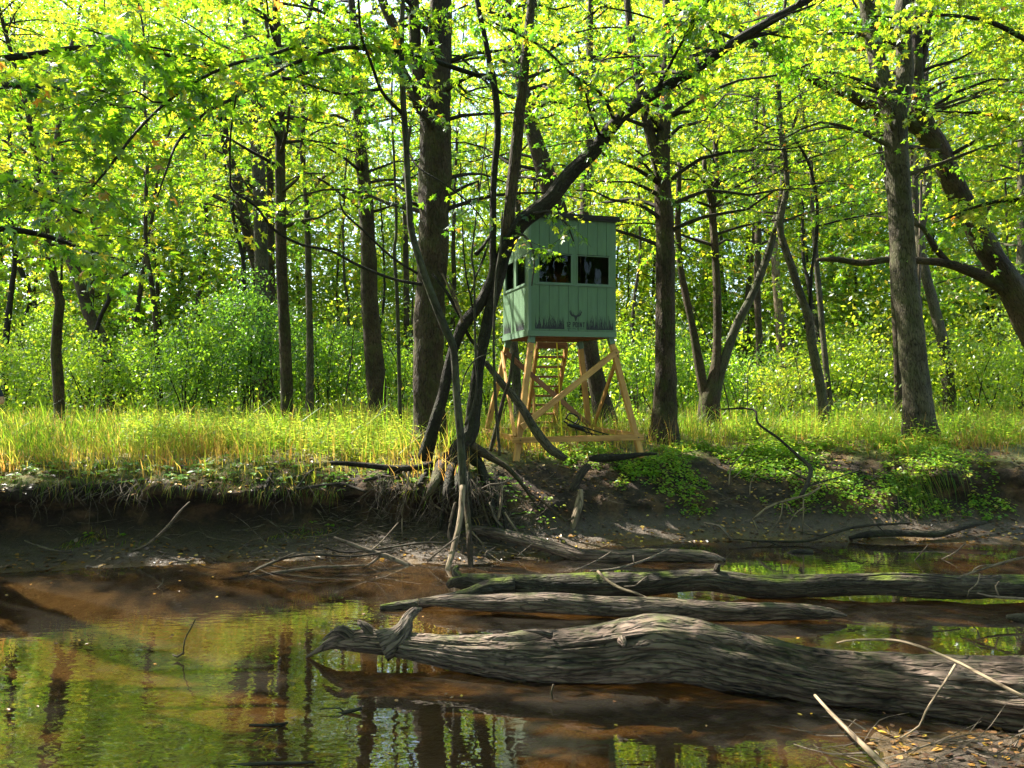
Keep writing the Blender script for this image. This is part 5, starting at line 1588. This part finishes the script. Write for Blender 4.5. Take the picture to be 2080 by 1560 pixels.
# ------------------------------------------------------------------ logs in the creek
def log(name, label, path, mat, sides=44, step=.035, rough=.13, ridge=.10, subs=(), freq=10, d=None, cat='log', wob=.02, oval=1.0, k=.88, along=1.1):
    pts, rad = tr(path, d, k)
    org = np.array(pts[len(pts) // 2]) * np.array([1, 1, 0])
    t = thing(name, label, cat, org)
    a = Acc(); add_tube(a, pts, rad, sides=sides, step=step, rough=rough, ridge=ridge, freq=freq, seed=int(rng.integers(0, 99)), wob=wob, oval=oval, along=along)
    a.build('trunk', MAT[mat], t, smooth=True, org=org)
    for s_ in subs:
        nm, pth = s_[0], s_[1]
        pts, rad = tr(pth, d)
        a = Acc(); add_tube(a, pts, rad, sides=18, step=.03, rough=.16, ridge=.14, freq=7, seed=int(rng.integers(0, 99)))
        a.build(nm, MAT[s_[2] if len(s_) > 2 else mat], t, smooth=True, org=org)
    return t


log('fallen_log', 'largest fallen log, grey and furrowed, nearest the viewer, with a jagged beaked left end', [
    (622, 1335, 5, 5.95), (650, 1318, 14, 5.93), (680, 1303, 32, 5.9), (730, 1300, 54, 5.85), (800, 1305, 60, 5.78), (880, 1315, 74, 5.72), (960, 1325, 95, 5.66), (1050, 1332, 118, 5.62), (1150, 1330, 134, 5.58), (1250, 1324, 142, 5.55),
    (1340, 1322, 146, 5.5), (1420, 1333, 144, 5.45), (1520, 1355, 134, 5.38), (1620, 1372, 136, 5.3), (1720, 1385, 140, 5.22), (1820, 1395, 150, 5.12), (1920, 1402, 166, 5.0), (2020, 1412, 182, 4.9), (2130, 1420, 196, 4.8), (2300, 1430, 200, 4.6)],
    'driftwood', sides=110, step=.022, rough=.16, ridge=.17, freq=26, k=.80, along=.8,
    subs=[('stub', [(775, 1312, 60, 5.72), (806, 1296, 46, 5.75), (822, 1274, 32, 5.8), (828, 1256, 24, 5.86), (840, 1244, 20, 5.92), (856, 1237, 6, 5.98)]),
          ('broken_splinter', [(720, 1300, 26, 5.85), (695, 1280, 20, 5.83), (672, 1288, 10, 5.85), (655, 1300, 3, 5.85)]),
          ('broken_splinter', [(760, 1290, 24, 5.85), (742, 1272, 18, 5.83), (728, 1262, 8, 5.85)]),
          ('broken_splinter', [(1120, 1290, 16, 5.45), (1090, 1282, 9, 5.42), (1062, 1280, 2, 5.42)]),
          ('branch_stub', [(1262, 1300, 18, 5.35), (1268, 1310, 11, 5.28), (1270, 1314, 5, 5.26)])])
log('fallen_log', 'long moss-topped log behind the largest log, arm-like root at its left end', [
    (908, 1190, 14, 7.75), (930, 1180, 32, 7.75), (980, 1184, 44, 7.72), (1080, 1190, 56, 7.7), (1200, 1190, 60, 7.68), (1320, 1186, 52, 7.66), (1440, 1178, 46, 7.62), (1540, 1190, 52, 7.6), (1640, 1188, 50, 7.6), (1760, 1188, 48, 7.58), (1880, 1192, 52, 7.55), (2000, 1194, 50, 7.5), (2140, 1196, 50, 7.5), (2300, 1200, 50, 7.5)],
    'mossy_wood', sides=40, step=.035, rough=.12, ridge=.13, freq=9,
    subs=[('root_arm', [(1040, 1192, 40, 7.6), (990, 1196, 30, 7.5), (950, 1208, 24, 7.4), (905, 1217, 20, 7.32), (855, 1226, 20, 7.28), (810, 1232, 20, 7.25), (772, 1236, 14, 7.22)]),
          ('stub', [(935, 1178, 24, 7.75), (925, 1160, 16, 7.78), (931, 1150, 8, 7.8)]), ('stub', [(1456, 1160, 14, 7.6), (1458, 1146, 9, 7.6)])])
log('fallen_log', 'low bare log lying in the water between the mossy log and the largest log', [
    (850, 1222, 14, 7.2), (920, 1222, 30, 7.15), (1000, 1225, 40, 7.1), (1120, 1228, 46, 7.05), (1250, 1233, 46, 7.0), (1400, 1238, 44, 6.95), (1520, 1240, 40, 6.92), (1620, 1243, 36, 6.9), (1680, 1247, 24, 6.88), (1722, 1253, 6, 6.86)],
    'driftwood', sides=36, step=.035, rough=.12, ridge=.14, freq=9)
log('fallen_log', 'slim dark log at the far shore with a hole near its blunt right tip', [
    (955, 1074, 20, 9.75), (1000, 1082, 26, 9.65), (1060, 1096, 28, 9.5), (1120, 1110, 28, 9.4), (1180, 1127, 30, 9.3), (1260, 1130, 30, 9.25), (1350, 1127, 30, 9.2), (1420, 1129, 28, 9.2), (1450, 1133, 20, 9.2), (1472, 1137, 6, 9.2)],
    'driftwood', sides=24, step=.04, rough=.12, ridge=.12, freq=7)
log('fallen_log', 'dark log on the mud at the right shore, its right end raised', [(1725, 1093, 8, 10.35), (1767, 1084, 16, 10.35), (1851, 1083, 16, 10.35), (1905, 1083, 15, 10.35), (1950, 1074, 13, 10.45), (2003, 1062, 8, 10.6)], 'bark_dark', sides=16, rough=.1, ridge=.06)
log('leaning_log', 'mottled dead trunk leaning from the twisted tree down across the left legs of the stand', [(985, 735, 13), (1005, 762, 15), (1018, 779, 17), (1056, 823, 19), (1085, 868, 20), (1114, 908, 21), (1135, 925, 20), (1150, 934, 14)], 'bark_grey', sides=16, rough=.08, ridge=.05, d=11.0)
log('leaning_log', 'thin dark dead stem leaning right against the leaning dead trunk', [(1044, 712, 7), (1035, 775, 9), (1025, 804, 9), (1012, 852, 10), (1000, 900, 10), (996, 915, 8)], 'bark_brown', sides=12, rough=.08, ridge=.04, d=10.9)
log('fallen_log', 'short mossy rotting log upright on the bank below the stand', [(1196, 945, 16, 10.9), (1182, 960, 20, 10.85), (1168, 985, 18, 10.8), (1160, 998, 10, 10.75)], 'mossy_wood', sides=18, rough=.14, ridge=.1)
log('fallen_log', 'pale split log propped on the lower bank below the stand', [(1180, 994, 9, 10.7), (1176, 1020, 18, 10.65), (1168, 1050, 17, 10.55), (1162, 1075, 12, 10.5), (1160, 1088, 4, 10.5)], 'pale_wood', sides=16, rough=.14, ridge=.12)
log('fallen_log', 'dark rotten log flat on the leaf litter before the stand', [(1196, 932, 9, 11.5), (1215, 931, 19, 11.5), (1255, 928, 16, 11.5), (1300, 922, 10, 11.6), (1335, 921, 5, 11.6)], 'bark_dark', sides=14, rough=.14, ridge=.1)


# ------------------------------------------------------------------ fallen branches
def stick(label, path, mat='dead_twig', d=None, forks=(), lift=0.0, leafy=0):
    def mk(pth):
        pts, rad = [], []
        for e in pth:
            dd = e[3] if len(e) > 3 else d
            if dd is None:
                p = ghit(e[0], e[1]); p = p * (1 - .02 / p[1]); dd = p[1]
            pts.append(P(e[0], e[1], dd)); rad.append(max(.0028, e[2] / 2 * dd / FPX))
        pts = np.array(pts)
        if len(pts) > 2 and d is None:
            dd = pts[:, 1].copy(); dd[1:-1] = (dd[:-2] + dd[1:-1] * 2 + dd[2:]) / 4
            pts = np.array([P(e[0], e[1], v) for e, v in zip(pth, dd)])
        return pts, rad
    pts, rad = mk(path)
    org = pts[0].copy()
    t = thing('fallen_branch', label, 'branch', org)
    sd = int(rng.integers(0, 999))
    a = Acc(); add_tube(a, pts, rad, sides=7, step=.06, rough=.12, seed=sd, wob=.006)
    a.build('stem', MAT[mat], t, smooth=True, org=org)
    for f in forks:
        q_, r_ = mk(f)
        a = Acc(); add_tube(a, q_, r_, sides=5, step=.06, rough=.1, seed=sd, wob=.008)
        a.build('side_twig', MAT[mat], t, smooth=True, org=org)
    return t


stick('long dark branch lying level along the bank top, ending at the twisted tree', [(672, 940, 9), (740, 944, 12), (800, 950, 13), (850, 948, 12), (880, 942, 12)], 'bark_dark', d=10.2)
stick('black branch arching over the cut bank, left of the twisted tree roots', [(500, 1003, 4), (560, 1000, 6), (640, 988, 7), (690, 983, 7), (720, 990, 6), (745, 998, 5)], 'dark_twig', forks=[[(600, 995, 4), (630, 960, 5), (660, 950, 5)]])
stick('mossy stub standing out of the cut bank top', [(556, 952, 9), (545, 975, 9), (538, 995, 7)], 'bark_dark')
stick('thin branch slanting up the dark cut bank at the left', [(245, 1128, 4), (300, 1105, 6), (340, 1070, 6), (365, 1040, 5), (385, 1020, 3)], 'dead_twig', d=9.3)
stick('short curved branch at the foot of the far left bank', [(50, 1098, 3), (75, 1108, 5), (110, 1118, 5), (145, 1121, 3)], 'dead_twig', d=9.0)
stick('long low branch half in the water, lowest of the brush left of the forked stem', [(370, 1197, 4), (425, 1183, 9), (445, 1178, 7), (500, 1172, 7), (560, 1163, 7), (640, 1153, 6), (740, 1148, 4)], 'dead_twig', d=8.65, forks=[[(432, 1182, 5), (430, 1170, 5), (440, 1164, 3)], [(490, 1172, 4), (540, 1148, 4), (600, 1122, 3)]])
stick('dark arching branch above the long low one at the water edge', [(440, 1167, 3), (510, 1158, 5), (540, 1147, 6), (580, 1133, 5), (640, 1127, 5), (720, 1130, 4), (800, 1118, 3)], 'dark_twig', d=8.85, forks=[[(540, 1147, 3), (620, 1160, 3), (700, 1164, 2)]])
stick('thick pale grey branch sloping right into the water, left of the forked stem', [(678, 1092, 7), (715, 1106, 9), (745, 1118, 10), (785, 1130, 11), (820, 1144, 9), (842, 1153, 6)], 'dead_twig', d=9.0, forks=[[(775, 1128, 5), (745, 1150, 5), (728, 1158, 3)], [(752, 1120, 3), (775, 1100, 3), (800, 1072, 3), (809, 1062, 2)]])
stick('straight thin branch crossing the brush pile towards the forked stem', [(655, 1110, 4), (700, 1122, 4), (760, 1117, 4), (850, 1103, 4), (905, 1103, 3)], 'dark_twig', d=9.1)
stick('pale stick hanging straight down the bank left of the roots', [(830, 958, 4), (828, 985, 4), (820, 1020, 4), (817, 1060, 3), (818, 1110, 2)], 'pale_wood', d=9.85)
stick('pale stick slanting from the bank edge down to the roots', [(818, 958, 4), (835, 985, 5), (862, 1012, 5), (890, 1030, 4), (915, 1045, 3)], 'pale_wood', d=9.9)
stick('peeled stick sloping left below the forked stem, in the brush', [(930, 1090, 3), (905, 1110, 4), (880, 1130, 4), (868, 1142, 3)], 'dead_twig', d=9.0)
stick('thin stem propped left of the forked stem with its foot in the brush', [(914, 1060, 5), (925, 1020, 4), (912, 1090, 5), (940, 1130, 3)], 'dead_twig', d=9.4)
for lab, pth in (('reddish stick leaning right of the forked stem, nearest to it', [(972, 990, 5), (985, 1040, 6), (998, 1075, 5)]),
                 ('crooked root-like stick below the pale bank patch', [(995, 1020, 4), (1005, 1050, 6), (1022, 1074, 5)]),
                 ('pale forked stick between the roots and the pale split log', [(1020, 985, 6), (1018, 1020, 6), (1012, 1055, 5)]),
                 ('short pale stick with a bright end right of the roots', [(978, 998, 4), (992, 1000, 5), (1000, 1010, 4)]),
                 ('bent branch rising from the roots over the right bank', [(975, 995, 4), (995, 985, 5), (1020, 982, 4), (1045, 972, 3)]),
                 ('long thin branch sloping right down the bank to the pale split log', [(1075, 1000, 4), (1110, 1025, 5), (1148, 1058, 6), (1165, 1050, 4)]),
                 ('twig leaning out of the water edge right of the forked stem', [(957, 1100, 3), (985, 1130, 3), (1010, 1155, 3)]),
                 ('long grey branch from the forked stem into the shallows on its right', [(958, 1080, 4), (980, 1105, 4), (1000, 1135, 3)]),
                 ('slender stick crossing in front of the dark roots', [(960, 1052, 3), (990, 1042, 3), (1010, 1035, 2)]),
                 ('brown stick standing against the bank right of the dark roots', [(1025, 1040, 4), (1040, 1065, 5), (1055, 1085, 3)])):
    stick(lab, pth, ['dead_twig', 'pale_wood', 'bark_brown'][int(rng.integers(0, 3))], d=9.55 if pth[-1][1] > 1100 else 9.8)
stick('black bare sapling arching down into the right bank from the tall grass', [(1465, 831, 3, 12.2), (1530, 832, 4, 12.0), (1540, 860, 5, 11.9), (1580, 890, 6, 11.7), (1620, 925, 7, 11.4), (1645, 950, 9, 11.2), (1640, 980, 9, 11.0), (1625, 1010, 8, 10.9)], 'dark_twig', forks=[[(1640, 975, 5, 11.1), (1590, 950, 3, 11.3)], [(1635, 990, 4, 11), (1700, 970, 3, 11.1), (1745, 955, 2, 11.2)]])
stick('whitish dry branch with drooping twigs on the lower right bank', [(1665, 990, 4), (1640, 1005, 5), (1600, 1015, 5), (1560, 1030, 5), (1530, 1055, 4)], 'pale_wood', d=10.6,
      forks=[[(1590, 1018, 3), (1585, 1050, 3), (1570, 1075, 2)], [(1595, 1017, 3), (1612, 1045, 2)], [(1632, 1010, 3), (1632, 1050, 3), (1630, 1085, 2)], [(1632, 1030, 2), (1610, 1050, 2), (1600, 1080, 2)], [(1530, 1055, 3), (1540, 1080, 2)], [(1632, 1062, 2), (1660, 1085, 2)]])
stick('forked pale dead twig above the ground cover, left of the arching sapling', [(1480, 985, 3), (1485, 950, 3), (1505, 925, 3), (1520, 905, 2)], 'pale_wood', d=11.3, forks=[[(1490, 970, 2), (1520, 945, 2), (1560, 930, 2)], [(1523, 1005, 2), (1525, 980, 2), (1540, 950, 2)]])
stick('dark branch lying on the shore mud pointing at the raised log', [(1480, 1095, 3), (1560, 1100, 4), (1640, 1098, 5), (1700, 1080, 6), (1760, 1068, 6), (1850, 1062, 4)], 'dark_twig', d=10.15, forks=[[(1700, 1080, 3), (1660, 1088, 3), (1620, 1080, 2)], [(1780, 1066, 3), (1800, 1085, 2)], [(1560, 1100, 3), (1590, 1110, 2), (1640, 1112, 2)]])
stick('short branch dipping into the water at the right shore', [(1430, 1062, 3), (1462, 1070, 6), (1475, 1085, 6), (1488, 1096, 4)], 'dead_twig', d=10.1)
stick('flat dark slab of wood barely above the water at the right', [(1598, 1124, 5), (1620, 1121, 12), (1650, 1122, 10)], 'dark_twig', d=9.65)
stick('thin twig standing slantwise in the water near the right shore', [(1910, 1137, 2), (1940, 1122, 3), (1962, 1103, 2)], 'dead_twig', d=9.3)
stick('second slanting twig in the water, left of the other', [(1855, 1142, 2), (1870, 1125, 2), (1885, 1107, 2)], 'dead_twig', d=9.2)
stick('pale stick bridging from the mossy log to the low bare log', [(1214, 1160, 5, 7.5), (1235, 1180, 6, 7.35), (1262, 1196, 6, 7.2), (1290, 1205, 5, 7.1), (1320, 1218, 4, 7.0)], 'pale_wood')
stick('bare branch lying over the slim dark log and the mossy log', [(1360, 1115, 4, 8.9), (1310, 1138, 5, 8.3), (1250, 1155, 5, 7.9), (1200, 1160, 4, 7.6)], 'dead_twig', forks=[[(1288, 1145, 3, 8.1), (1286, 1128, 3, 8.2)], [(1240, 1122, 3, 8.7), (1210, 1140, 3, 8.2), (1170, 1158, 3, 7.8)]])
stick('twig arching over the mossy log towards its lower side', [(1315, 1170, 3), (1300, 1182, 3), (1290, 1190, 3), (1268, 1192, 3)], 'dead_twig', d=7.3)
stick('curved branch reaching in from the right above the mossy log', [(2110, 1128, 5), (2060, 1137, 5), (2010, 1152, 5), (1970, 1165, 4), (1950, 1172, 3)], 'dead_twig', d=7.3, forks=[[(1975, 1162, 3), (1990, 1150, 3), (2040, 1147, 2)], [(1990, 1165, 3), (1985, 1185, 3), (1968, 1200, 3), (1965, 1215, 2)]])
stick('thin dark stick lying along the top of the mossy log at the right', [(1720, 1173, 3), (1800, 1166, 3), (1880, 1168, 3), (1950, 1176, 3)], 'dark_twig', d=7.4)
stick('pale rod draped over the right half of the largest log', [(1700, 1306, 4, 5.25), (1740, 1299, 5, 5.2), (1830, 1304, 6, 5.0), (1930, 1340, 6, 4.75), (2000, 1375, 7, 4.6), (2085, 1420, 8, 4.45)], 'pale_wood', forks=[[(1940, 1350, 5, 4.7), (1915, 1390, 5, 4.5), (1880, 1450, 5, 4.35), (1868, 1478, 4, 4.3), (1832, 1500, 3, 4.3)]])
stick('thick tan stick stuck in the near bank, pointing up to the largest log', [(1655, 1412, 6, 4.85), (1690, 1450, 8, 4.6), (1730, 1490, 10, 4.3), (1770, 1530, 12, 4.05), (1815, 1580, 13, 3.8)], 'pale_wood')
stick('thin upright twig rising out of the sunlit shallows at the left', [(372, 1330, 3), (375, 1300, 3), (388, 1275, 3), (396, 1258, 2)], 'bark_brown', d=5.9, forks=[[(374, 1326, 4), (360, 1334, 5), (350, 1330, 3)]])
stick('small twig tangle floating in the left channel', [(300, 1200, 2), (318, 1196, 3), (330, 1185, 2), (332, 1173, 2)], 'dead_twig', d=8.0)
stick('dark stick half sunk near the bottom of the creek, left of the blue reflections', [(506, 1473, 5), (550, 1473, 6), (585, 1468, 4)], 'dark_twig', d=4.76, forks=[[(580, 1470, 4), (545, 1490, 4), (505, 1510, 3)]])
stick('short leafy branch tip sunk near the bottom of the creek', [(670, 1455, 5), (700, 1447, 8), (735, 1438, 6)], 'dark_twig', d=4.95, forks=[[(700, 1447, 3), (690, 1438, 3), (650, 1440, 2)]])
stick('small bent twig standing in the water below the largest log', [(1122, 1420, 4), (1120, 1405, 4), (1124, 1390, 4)], 'bark_brown', d=5.15)
stick('dark stick lying in the mud at the bottom edge', [(460, 1555, 5), (520, 1552, 8), (600, 1550, 6), (640, 1548, 4)], 'dark_twig', d=4.28)
stick('grey branch end poking in from the right over the water', [(2045, 1253, 8), (2070, 1256, 22), (2100, 1258, 26)], 'dark_twig', d=6.9)
stick('low twiggy branch at the right edge between mossy and largest log', [(1985, 1205, 3), (2020, 1212, 5), (2100, 1216, 6)], 'dead_twig', d=7.0, forks=[[(2030, 1213, 3), (2022, 1190, 3), (2030, 1180, 2)]])

# the tangle of thin brush that nobody could count
a = Acc()
for k in range(860):
    u = rng.random()
    if u < .45: px, py = 640 + 430 * rng.random(), 1040 + 105 * rng.random()
    elif u < .6: px, py = 100 + 700 * rng.random(), 1060 + 90 * rng.random()
    elif u < .66: px, py = 1700 + 380 * rng.random(), 1490 + 70 * rng.random()
    elif u < .8: px, py = 1380 + 640 * rng.random(), 960 + 130 * rng.random()
    else: px, py = 640 + 600 * rng.random(), 935 + 100 * rng.random()
    h = ghit(px, py); p = np.array(h) + np.array([0, -.03, .02 + .05 * rng.random()])
    az = rng.normal() * .7 + (math.pi if rng.random() < .5 else 0); ln = .15 + .5 * rng.random()
    dr = np.array([math.cos(az), math.sin(az) * .5, rng.normal() * .22 + .05])
    q1 = p + dr * ln * .5 + rng.normal(size=3) * .03; q2 = q1 + (dr + rng.normal(size=3) * .25) * ln * .5
    q1[2] = max(q1[2], .01); q2[2] = max(q2[2], .0)
    r_ = .002 + .005 * rng.random() ** 2
    add_tube(a, [p, q1, q2], [r_, r_ * .8, r_ * .3], sides=4, step=.1, closed=False)
a.build('brush_tangle', MAT['dead_twig'], kind='stuff')
a = Acc()
for k in range(520):
    x = -7.5 + 7.4 * rng.random() ** .7
    if vnoise(np.array([[x * 1.8, 0, 0]]), 4)[0] < .5 * rng.random() - .2: continue
    y = shore(x) + .55 + .1 * rng.random(); z = .78 + .2 * rng.random()
    ln = .06 + .42 * rng.random() ** 1.6; dx = rng.normal() * .55
    add_tube(a, [(x, y + .12, z), (x + dx * ln, y - .03, z - ln * .5), (x + dx * ln * 1.2 + rng.normal() * .09, y - .05 - .06 * rng.random(), z - ln)], [.004, .003, .001], sides=3, step=.15, closed=False)
a.build('hanging_roots', MAT['dead_twig'], kind='stuff')


# ------------------------------------------------------------------ the person at the left edge
def skin_obj(name, verts, edges, radii, mat, parent, subd=2, root=0):
    me = bpy.data.meshes.new(name)
    me.from_pydata([tuple(v) for v in verts], edges, [])
    o = bpy.data.objects.new(name, me); SC.collection.objects.link(o)
    bpy.context.view_layer.objects.active = o
    m = o.modifiers.new('skin', 'SKIN')
    for i, r_ in enumerate(radii):
        sv = me.skin_vertices[0].data[i]; sv.radius = (r_, r_) if not isinstance(r_, tuple) else r_
        sv.use_root = (i == root)
    s_ = o.modifiers.new('sub', 'SUBSURF'); s_.levels = subd; s_.render_levels = subd
    dg = bpy.context.evaluated_depsgraph_get()
    nm = bpy.data.meshes.new_from_object(o.evaluated_get(dg))
    bpy.data.objects.remove(o)
    nm.polygons.foreach_set('use_smooth', np.ones(len(nm.polygons), bool))
    nm.materials.clear()
    return link(name, nm, mat, parent)


simple_mat('skin', (0.46, 0.25, 0.16), .5, .08, 6, bump=.02)
simple_mat('navy_cloth', (0.014, 0.020, 0.045), .85, .2, 60)
simple_mat('dark_shorts', (0.02, 0.022, 0.025), .85, .2, 60)
simple_mat('brown_hair', (0.05, 0.03, 0.018), .7, .3, 80)
px_, py_ = -9.94, 14.0
pg = gz(px_, py_)
pn = thing('person', 'person in a navy T-shirt and dark shorts kneeling in the grass at the left edge', 'person', (px_, py_, pg))
J = dict(pel=(0, 0, .52), bel=(0, .02, .68), che=(0, .03, .88), nec=(0, .03, 1.06), hea=(0, .0, 1.17), top=(0, .0, 1.27),
         ls=(-.17, .03, .99), le=(-.30, .0, .73), lw=(-.14, -.2, .66), rs=(.17, .03, .99), re=(.31, .0, .725), rw=(.15, -.2, .66),
         lh=(-.09, 0, .47), lk=(-.13, -.30, .12), la=(-.12, .12, .09), lt=(-.12, .26, .05), rh=(.09, 0, .47), rk=(.13, -.30, .12), ra=(.12, .12, .09), rt=(.12, .26, .05))
names = list(J); ix = {n_: i for i, n_ in enumerate(names)}
E = [('pel', 'bel'), ('bel', 'che'), ('che', 'nec'), ('nec', 'hea'), ('hea', 'top'), ('che', 'ls'), ('ls', 'le'), ('le', 'lw'), ('che', 'rs'), ('rs', 're'), ('re', 'rw'), ('pel', 'lh'), ('lh', 'lk'), ('lk', 'la'), ('la', 'lt'), ('pel', 'rh'), ('rh', 'rk'), ('rk', 'ra'), ('ra', 'rt')]
rd = dict(pel=.125, bel=.115, che=.135, nec=.05, hea=.085, top=.07, ls=.055, le=.04, lw=.026, rs=.055, re=.04, rw=.026, lh=.09, lk=.055, la=.035, lt=.03, rh=.09, rk=.055, ra=.035, rt=.03)
skin_obj('body', [J[n_] for n_ in names], [(ix[a_], ix[b_]) for a_, b_ in E], [rd[n_] for n_ in names], MAT['skin'], pn)
tn_ = ['bel', 'che', 'ls', 'le2', 'rs', 're2', 'pel2', 'nk']
JT = dict(bel=J['bel'], che=J['che'], ls=J['ls'], rs=J['rs'], le2=(-.265, .01, .80), re2=(.275, .01, .795), pel2=(0, 0, .55), nk=(0, .03, 1.02))
skin_obj('t_shirt', [JT[n_] for n_ in tn_], [(6, 0), (0, 1), (1, 2), (2, 3), (1, 4), (4, 5), (1, 7)], [.135, .15, .07, .06, .07, .06, .14, .07], MAT['navy_cloth'], pn)
skin_obj('shorts', [J['pel'], J['lh'], (-.12, -.2, .25), J['rh'], (.12, -.2, .25), (0, 0, .58)], [(0, 1), (1, 2), (0, 3), (3, 4), (0, 5)], [.135, .105, .08, .105, .08, .125], MAT['dark_shorts'], pn)
skin_obj('hair', [(0, .03, 1.19), (0, .02, 1.27), (0, -.01, 1.31)], [(0, 1), (1, 2)], [.092, .088, .05], MAT['brown_hair'], pn)
skin_obj('nose', [(0, -.08, 1.19), (0, -.102, 1.165)], [(0, 1)], [.010, .013], MAT['skin'], pn, 1)
for sg in (-1, 1):
    skin_obj('ear', [(sg * .082, .0, 1.20), (sg * .090, .005, 1.17)], [(0, 1)], [.012, .014], MAT['skin'], pn, 1)
    w = np.array([sg * .145, -.2, .66])
    for f in range(5):
        ang_ = (-.5 + f * .25)
        a0 = w + np.array([-sg * (.02 + .01 * (f == 0)), -.03, .015 - .010 * f])
        L_ = [.05, .075, .08, .074, .058][f]
        a1 = a0 + np.array([-sg * L_ * .5, -L_ * .5 * (1 if f else .2), -.006 + (.02 if f == 0 else 0)]); a2 = a1 + np.array([-sg * L_ * .4, -L_ * .15, -.022])
        skin_obj('finger', [w, a0, a1, a2], [(0, 1), (1, 2), (2, 3)], [.016, .010, .009, .007], MAT['skin'], pn, 1)

if 0:
    print(sum(len(m.polygons) for m in bpy.data.meshes))
